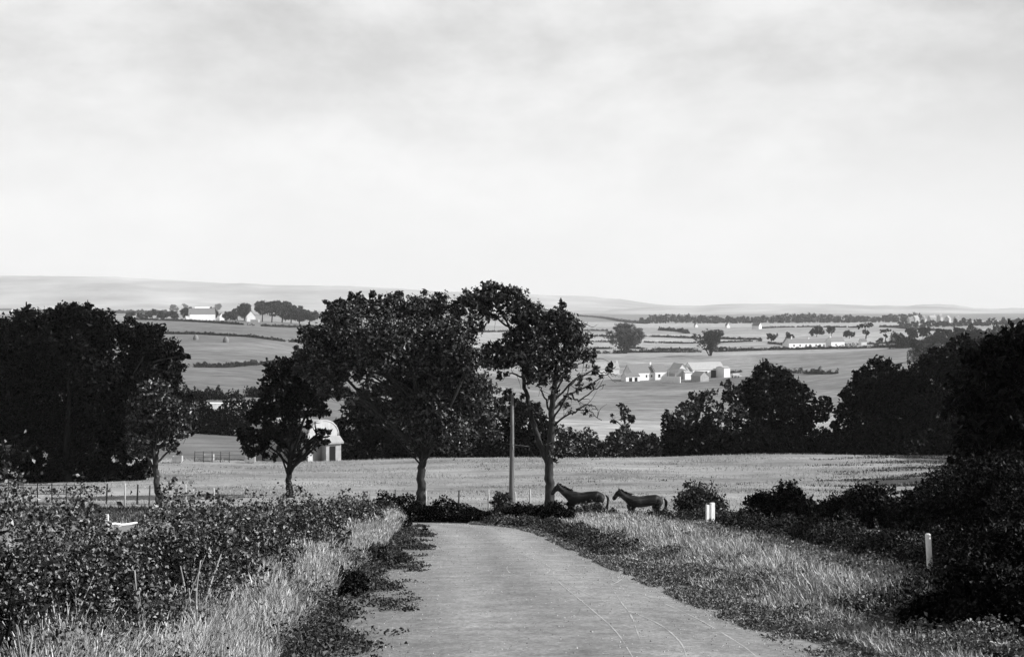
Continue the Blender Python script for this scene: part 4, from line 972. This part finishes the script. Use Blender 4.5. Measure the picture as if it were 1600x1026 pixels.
tag(verge('verge_grass', 210000, 6.5, 49, lambda y: np.where(y < 43, hl_x(y) + .35, -5.6), lambda y: road_l(np.minimum(y, 43)) - .55, lambda y, x: .16 + .30 * sstep(.2, 1.1, road_l(y) - x) * (1 - .6 * sstep(1.3, 2.3, road_l(y) - x) * (y < 20)) + .06 * np.sin(x * 2 + y), lambda y: .004 + .00042 * y, M_GRASS, 201, .58, 1.45, (-.05, -.04)), 'tall pale seeding grass on the left verge', 'grass')
tag(verge('verge_grass', 130000, 9, 50, lambda y: road_r(np.minimum(y, 47)) + .35, lambda y: np.minimum(hr_x(y) - .1, np.where(y < 15.5, road_r(y) + .9, 4.0 + (y - 9) * .24)), lambda y, x: .12 + .26 * sstep(.5, 1.8, x - road_r(y)) * (1 - .75 * sstep(4.7, 5.6, x)), lambda y: .007 + .00045 * y, M_GRASS, 202, .59, 1.3, (-.08, -.04)), 'pale bent grass on the right verge', 'grass')
def weeds(name, label, n, ya, yb, xin, hf, lf, mat, seed, thresh, power=1.25):
    """low leafy weeds: small leaves scattered close to the ground in ragged patches; xin(y, t) gives x, hf(t) the height"""
    rng = np.random.default_rng(seed); y = ya + (yb - ya) * rng.uniform(0, 1, n) ** power; t = rng.uniform(0, 1, n); x = xin(y, t)
    pat = np.sin(x * 3.3 + y * 1.1) + np.sin(x * 1.9 - y * 1.7 + 1) + .7 * np.sin(x * 7.1 + y * 3.1) + .6 * np.sin(y * 5.3 - x * 4) + rng.normal(size=n) * .75 + .5 * np.sin(x * 13 + y * 7) * np.sin(y * 11 - x * 5)
    k = pat > thresh(t); x, y, t, pat = x[k], y[k], t[k], pat[k]
    z = terr(x, y) + rng.uniform(0.02, 1, len(x)) * hf(t) * np.clip(.5 + .3 * pat, .3, 1.4)
    return tag(link_mesh(name, quad_mesh(name, leaf_quads(np.stack([x, y, z], 1), lf(y), rng, .3)), mat), label, 'weeds', kind='stuff')
weeds('roadside_weeds', 'dark ragged weeds along the left road edge', 105000, 8, 45, lambda y, t: road_l(np.minimum(y, 43)) - 1.5 + 2.2 * t, lambda t: .34 * (1 - t) ** 1.2 + .03, lambda y: .022 + .0011 * y, M_WEED, 203, lambda t: -1.1 + 2.9 * t ** 1.5)
weeds('roadside_weeds', 'grey green low weeds along the right road edge', 260000, 9, 49, lambda y, t: road_r(np.minimum(y, 47)) - .4 + (2.3 - .015 * y) * t, lambda t: .05 + .22 * t, lambda y: .02 + .001 * y, M_MID, 204, lambda t: .5 - 3.6 * t ** .6)
weeds('bend_weeds', 'dark low weeds at the bend along the right road edge', 50000, 27, 49, lambda y, t: road_r(np.minimum(y, 47)) - .05 + 1.3 * t, lambda t: .08 + .30 * np.sin(t * 3.1), lambda y: .02 + .0013 * y, M_WEED, 206, lambda t: -.6 + .3 * t, .8)  # darker-leaved weeds than along the nearer right edge
weeds('corner_weeds', 'dark weeds in the right corner', 190000, 9, 17.5, lambda y, t: road_r(y) + 1.0 + 3.6 * t, lambda t: .12 + .42 * t, lambda y: .024 + .0009 * y, M_BHEDGE, 205, lambda t: .3 - 3.2 * t)
weeds('verge_weeds', 'dark leafy plants among the pale grass of the left verge', 55000, 7, 26, lambda y, t: hl_x(y) + .3 + (road_l(y) - hl_x(y) - .4) * t, lambda t: .18 + .22 * np.sin(t * 3.1), lambda y: .022 + .0009 * y, M_WEED, 207, lambda t: 1.1 - .9 * t)
weeds('verge_weeds', 'grey leafy plants among the grass of the right verge', 90000, 11, 46, lambda y, t: road_r(np.minimum(y, 47)) + 1.0 + (hr_x(y) - road_r(np.minimum(y, 47)) - 1.0) * t, lambda t: .12 + .22 * np.sin(t * 3.1), lambda y: .022 + .001 * y, M_MID, 208, lambda t: .75)
weeds('tall_weeds', 'ragged weeds and tall grass hiding the legs of the ponies', 26000, 49, 55.5, lambda y, t: 1.2 + 7.6 * t, lambda t: .5 + 0 * t, lambda y: .07 + 0 * y, M_WEED, 209, lambda t: -.4, 1.0)
def pasture():
    rng = np.random.default_rng(300); n = 150000
    y = 45 + 77 * rng.uniform(0, 1, n) ** .8; x = rng.uniform(-.47, .47, n) * (y + 6)
    ok = ~((y < 52) & (x > -7) & (x < 7.2)) & ~((x < -5) & (y < 52) & (y > 45.5))
    pat = np.sin(x * .35 + 2 * np.sin(y * .3)) + np.sin(y * 1.1 + np.sin(x * .21) * 2) + rng.normal(size=n) * .9
    ok &= pat > -.6
    x, y, pat = x[ok], y[ok], pat[ok]
    tag(grass_mesh('pasture_grass', x, y, .07 + .06 * np.clip(pat, 0, 2), .02 + .00022 * y, rng, .9, M_PASTURE, (-.1, 0)), 'rough grazing grass over the field beyond the road', 'grass', kind='stuff')
    n = 900; y = 60 + 58 * rng.uniform(0, 1, n); x = rng.uniform(-.45, .45, n) * y
    k = (np.sin(x * .5 + y * .2) + np.sin(y * .6 + 1) + np.sin(x * .17) + rng.normal(size=n) * .7) > 1.1
    x, y = x[k], y[k]; xx = (x[:, None] + rng.normal(size=(len(x), 9)) * .28).ravel(); yy = (y[:, None] + rng.normal(size=(len(x), 9)) * .16).ravel()
    tag(grass_mesh('pasture_weeds', xx, yy, .14, .06, rng, .6, M_WEED, (0, 0)), 'dark rushes and thistles dotted over the field', 'weeds', kind='stuff')
    n = 9000; y = 74 + 46 * rng.uniform(0, 1, n); x = (.24 + .22 * rng.uniform(0, 1, n) ** .7) * y
    k = (np.sin(y * 1.3 + np.sin(x * .3) * 2) + .5 * np.sin(y * 3.1 + x * .2) + rng.normal(size=n) * .5) > .45 - 6 * (x / y - .33)
    x, y = x[k], y[k]; xx = (x[:, None] + rng.normal(size=(len(x), 8)) * .45).ravel(); yy = (y[:, None] + rng.normal(size=(len(x), 8)) * .12).ravel()
    tag(grass_mesh('pasture_weeds', xx, yy, .16, .07, rng, .6, M_WEED, (0, 0)), 'dark streaks of rushes at the right of the field', 'weeds', kind='stuff')
    n = 16000; y = 45 + 30 * rng.uniform(0, 1, n); x = -5.2 - rng.uniform(0, 1, n) * (.44 * y - 3)
    tag(grass_mesh('field_weeds', x, y, .22, .04, rng, .6, M_WEED, (0, 0)), 'dark weeds in the field behind the left hedge', 'weeds', kind='stuff')
pasture()

# ------------------------------------------------------------------ posts, pole, fence
def post(label, px, d, h, r, mat, name='fence_post', group='posts along the pasture fence', lean=0.0, flat=False, z0=0, rz=.3, loc=None):
    q = at(px, d) if loc is None else loc
    root = empty(name, q, rz); tag(root, label, 'post', group)
    m = MB()
    if flat:
        m.box(-r, r, -r * .7, r * .7, -.3, h); m.box(-r * 1.0, r * 1.0, -r * .7, r * .7, h + .0005, h + r * .25)
        vs = m.v[:]; 
    else:
        m.tube([(0, 0, -.3), (r * .1, 0, h * .5), (0, r * .08, h - r * .3), (0, 0, h)], [r * 1.05, r, r * .95, r * .6], 9)
    o = m.build('shaft', mat, root, not flat); o.rotation_euler = (0, lean, 0)
    return root
for px, d, h, dark, lab in [(165, 78, 1.3, 1, 'dark leaning fence post beside the gap left of the two stemmed tree'), (194, 77, 1.35, 0, 'pale fence post in the gap left of the two stemmed tree'), (213, 78, 1.25, 1, 'thin dark fence post right of the pale gap post'), (232, 77, 1.25, 1, 'dark leaning fence post just left of the two stemmed tree'),
                            (289, 76, 1.35, 0, 'pale fence post right of the two stemmed tree'), (333, 77, 1.1, 0, 'short pale fence post above the left hedge'), (617, 72, 1.15, 0, 'pale fence post at the end of the left verge'), (665, 72, 1.1, 0, 'pale fence post just right of the massive tree trunk'), (716, 72, 1.1, 1, 'dark fence post between massive tree and telegraph pole'),
                            (763, 71, 1.15, 0, 'pale fence post left of the telegraph pole'), (805, 71.5, 1.0, 0, 'pale fence post right beside the telegraph pole'), (828, 68, 1.2, 0, 'bright fence post between telegraph pole and two stemmed tree')]:
    post(lab, px, d, h, .05, M_DPOST if dark else M_POST, lean=.05 if dark else .01)
post('leaning white post standing in the dark right hedge', 1456, 17.6, .84, .042, M_PAINT, 'marker_post', None, -.06)
post('white board post left of the pair by the right verge', 1106, 40.2, .78, .05, M_PAINT, 'gate_post', 'pair of white gate posts', 0, True, rz=.5)
post('wide white board post right of the pair by the right verge', 1113.5, 40.4, .84, .07, M_PAINT, 'gate_post', 'pair of white gate posts', 0, True, rz=.5)
post('white square post with a short arm in the dip of the left hedge', 163.5, 14.0, 1.08, .034, M_PAINT, 'gate_post', None, 0, True, rz=.1, loc=at(163.5, 14.0))
def rail_obj(name, label, a, b, r, mat, cat='rail'):
    a = np.array(a); b = np.array(b); root = empty(name, a); tag(root, label, cat)
    m = MB(); n = 6; s_ = [a + (b - a) * i / n + np.array([0, 0, .01 * math.sin(i * 2)]) for i in range(n + 1)]
    m.tube(np.array(s_) - a, [r] * (n + 1), 7); m.build('bar', mat, root, True)
rail_obj('fence_rail', 'white rail lying across the dip of the left hedge', P(168, 819, 13.9), P(232, 817, 14.9), .013, M_PAINT)
for px, py, d, lab in [(284, 801, 16.5, 'white topped post poking from the left hedge, second from left'), (352, 803, 19.5, 'white topped post in the middle of the left hedge'), (422, 801, 24.5, 'white topped post in the left hedge below the slender tree'), (454, 802, 27, 'white topped post farthest along the left hedge')]:
    q = at(px, d); top = P(px, py, d); h = top[2] - q[2]
    post(lab, px, d, h, .05, M_PAINT, 'hedge_post', 'white posts showing above the left hedge', 0, True)
def rail_fence(label, px0, px1, d, h, n, group=None):
    root = empty('rail_fence', at(px0, d)); tag(root, label, 'fence', group); f = np.array(root.location)
    ps = [at(p, d) for p in np.linspace(px0, px1, n)]
    for q in ps:
        m = MB(); m.tube([q - f - (0, 0, .3), q - f + (0, 0, h)], [.042, .035], 7); m.build('post', M_DPOST, root)
    for zz in (.45 * h, .9 * h):
        m = MB(); m.tube([q - f + (0, -.07, zz) for q in ps], [.02] * n, 6); m.build('rail', M_DPOST, root)
rail_fence('dark rail fence below the dark clump at the left edge', -10, 125, 80, 1.25, 7)
rail_fence('dark rails at the far field edge before the grassy bank', 304, 358, 113, 1.0, 5)
def telegraph_pole():
    d = 69.0; q = at(799, d); root = empty('telegraph_pole', q); tag(root, 'tall pale wooden telegraph pole at the road bend', 'telegraph pole')
    top = P(800.5, 619, d); h = top[2] - q[2]
    m = MB(); m.tube([(0, 0, -.4), (.02, 0, h * .33), (.04, 0, h * .66), (.055, 0, h)], [.16, .135, .11, .085], 12); m.build('shaft', M_POLE, root, True)
    c = MB(); c.tube([(.055, 0, h), (.055, 0, h + .12)], [.125, .02], 10); c.build('cap', M_IRON, root)
    i = MB(); i.tube([(.055, 0, h + .1), (.055, 0, h + .3)], [.02, .02], 6); i.tube([(.055, 0, h + .3), (.055, 0, h + .36), (.055, 0, h + .44)], [.05, .06, .03], 8); i.build('insulator', M_PAINT, root, True)
    for zz, s_ in ((h - .6, .1), (h - 1.1, -.1)):
        k = MB(); k.tube([(s_ * .6, -.02, zz), (s_ * 2.4, -.02, zz + .02), (s_ * 2.4, -.02, zz + .12)], [.018, .018, .018], 6); k.tube([(s_ * 2.4, -.02, zz + .12), (s_ * 2.4, -.02, zz + .24)], [.045, .03], 8); k.build('bracket', M_IRON, root, True)
    a = MB(); z_ = P(800, 694, d)[2] - q[2]; a.tube([(-.32, -.1, z_ + .06), (.1, -.14, z_), (1.0, -.1, z_ - .1)], [.015, .018, .01], 6); a.build('stay_arm', M_IRON, root, True)
telegraph_pole()

# ------------------------------------------------------------------ ponies
def pony_mat(name, seed):
    m, n, b = new_mat(name); f = noise(n, 3.2, 6, .65, stretch=(1, 1, 2.2))
    n.links.new(ramp(n, f, [(.38, .002), (.54, .006), (.70, .05)]), b.inputs['Base Color'])
    b.inputs['Roughness'].default_value = .6; b.inputs['Specular IOR Level'].default_value = .2
    return m
M_PONY = pony_mat('bay_coat', 1)
M_MANE = plain('black_mane', .003, .006, 20, .8)
def pony(label, loc, rz, scale, head_up, turn, pony_pose):
    """grown from a jointed skeleton: forward is local +x"""
    root = empty('pony', loc, rz); tag(root, label, 'pony', 'ponies grazing beyond the right verge'); root.scale = (scale * 1.16, scale * 1.2, scale)
    hu = head_up
    J = [  # (position, radius (x, y), parent)
        ((-.30, 0, 1.00), (.245, .24), None), ((-.62, 0, 1.06), (.265, .235), 0), ((-.83, 0, 1.00), (.16, .15), 1),
        ((.05, 0, .96), (.265, .25), 0), ((.36, 0, 1.03), (.30, .24), 3), ((.58, 0, 1.13), (.24, .17), 4),
        ((.73, turn * .04, 1.26 + hu * .5), (.205, .135), 5), ((.85, turn * .12, 1.39 + hu), (.16, .105), 6), ((.91, turn * .17, 1.43 + hu), (.12, .09), 7),
        ((1.00, turn * .25, 1.34 + hu), (.12, .095), 8), ((1.09, turn * .33, 1.20 + hu), (.085, .07), 9), ((1.14, turn * .38, 1.10 + hu), (.07, .062), 10)]
    def leg(y, top, pts, par):
        k = par
        for (x, z, r) in pts:
            J.append(((x, y * (1 if z > .2 else 1.0), z), (r, r * .85), k)); k = len(J) - 1
    f1, f2, h1, h2 = pony_pose
    leg(.13, 0, [(.42, .80, .13), (.43 + f1 * .3, .44, .062), (.42 + f1, .13, .045), (.46 + f1, .03, .055)], 4)
    leg(-.13, 0, [(.42, .80, .13), (.43 + f2 * .3, .44, .062), (.42 + f2, .13, .045), (.46 + f2, .03, .055)], 4)
    leg(.14, 0, [(-.56, .80, .16), (-.50 + h1 * .2, .64, .11), (-.74 + h1 * .6, .42, .062), (-.70 + h1, .13, .046), (-.65 + h1, .03, .055)], 1)
    leg(-.14, 0, [(-.56, .80, .16), (-.50 + h2 * .2, .64, .11), (-.74 + h2 * .6, .42, .062), (-.70 + h2, .13, .046), (-.65 + h2, .03, .055)], 1)
    for s in (-1, 1): # ears belong to the body surface
        J.append(((.895, turn * .17 + s * .055, 1.54 + hu), (.034, .026), 8)); J.append(((.91, turn * .17 + s * .07, 1.63 + hu), (.01, .01), len(J) - 1))
    me = bpy.data.meshes.new('body'); me.from_pydata([j[0] for j in J], [(j[2], i) for i, j in enumerate(J) if j[2] is not None], [])
    o = link_mesh('body', me, M_PONY, root)
    sk = o.modifiers.new('skin', 'SKIN'); sk.use_smooth_shade = True; sk.branch_smoothing = .4
    sv = me.skin_vertices[0].data
    for i, j in enumerate(J): sv[i].radius = (j[1][0] * 1.18, j[1][1] * 1.18); sv[i].use_root = (i == 0)
    ss = o.modifiers.new('smooth', 'SUBSURF'); ss.levels = 2; ss.render_levels = 2
    m = MB()                                   # mane: a ragged crest of hair along the neck
    rng = np.random.default_rng(int(abs(loc[0]) * 100))
    crest = spline([(.95, turn * .2, 1.51 + hu), (.85, turn * .12, 1.52 + hu), (.72, turn * .05, 1.42 + hu * .6), (.60, 0, 1.33 + hu * .1), (.46, 0, 1.30)], 9)
    for c in crest:
        for _ in range(3):
            e = c + np.array([rng.uniform(-.14, -.02), rng.uniform(-.10, .10), rng.uniform(-.20, .03)])
            m.tube([c - (0, 0, .05), (c + e) / 2 + (0, 0, .04), e], [.03, .028, .006], 5)
    m.build('mane', M_MANE, root, True)
    t = MB()
    for i in range(9):
        a = rng.normal(size=3) * .03
        t.tube(spline([(-.84, 0, 1.10), (-.93 + a[0], a[1], .98), (-.925 + a[0], a[1] * 2, .78), (-.89 + a[0] * 2, a[1] * 3, .45 + a[2])], 4), np.linspace(.03, .01, 13), 6)
    t.build('tail', M_MANE, root, True)
    return root
pony('dark pony with a striped back and head held high by the two stemmed tree', at(911, 57.5), R(180 - 6), 1.1, .0, .4, (.12, -.08, .05, -.12))
pony('dark pony standing in profile right of the first, clear of the bushes', at(1004, 56.5), R(180 + 4), 1.03, -.04, .2, (-.05, .06, -.04, .1))

# ------------------------------------------------------------------ haze: the far fields and hills fade through air
def haze():
    m = bpy.data.materials.new('air'); m.use_nodes = True; n = m.node_tree; n.nodes.clear()
    o = n.nodes.new('ShaderNodeOutputMaterial'); v = n.nodes.new('ShaderNodeVolumePrincipled')
    v.inputs['Color'].default_value = (.97, .97, .97, 1); v.inputs['Density'].default_value = 0.00007; v.inputs['Anisotropy'].default_value = 0.0
    n.links.new(v.outputs[0], o.inputs['Volume'])
    b = MB(); b.box(-11000, 11000, -120, 9200, -60, 340)
    ob = b.build('haze', m); tag(ob, 'pale summer haze over the valley', 'haze', kind='stuff')
haze()
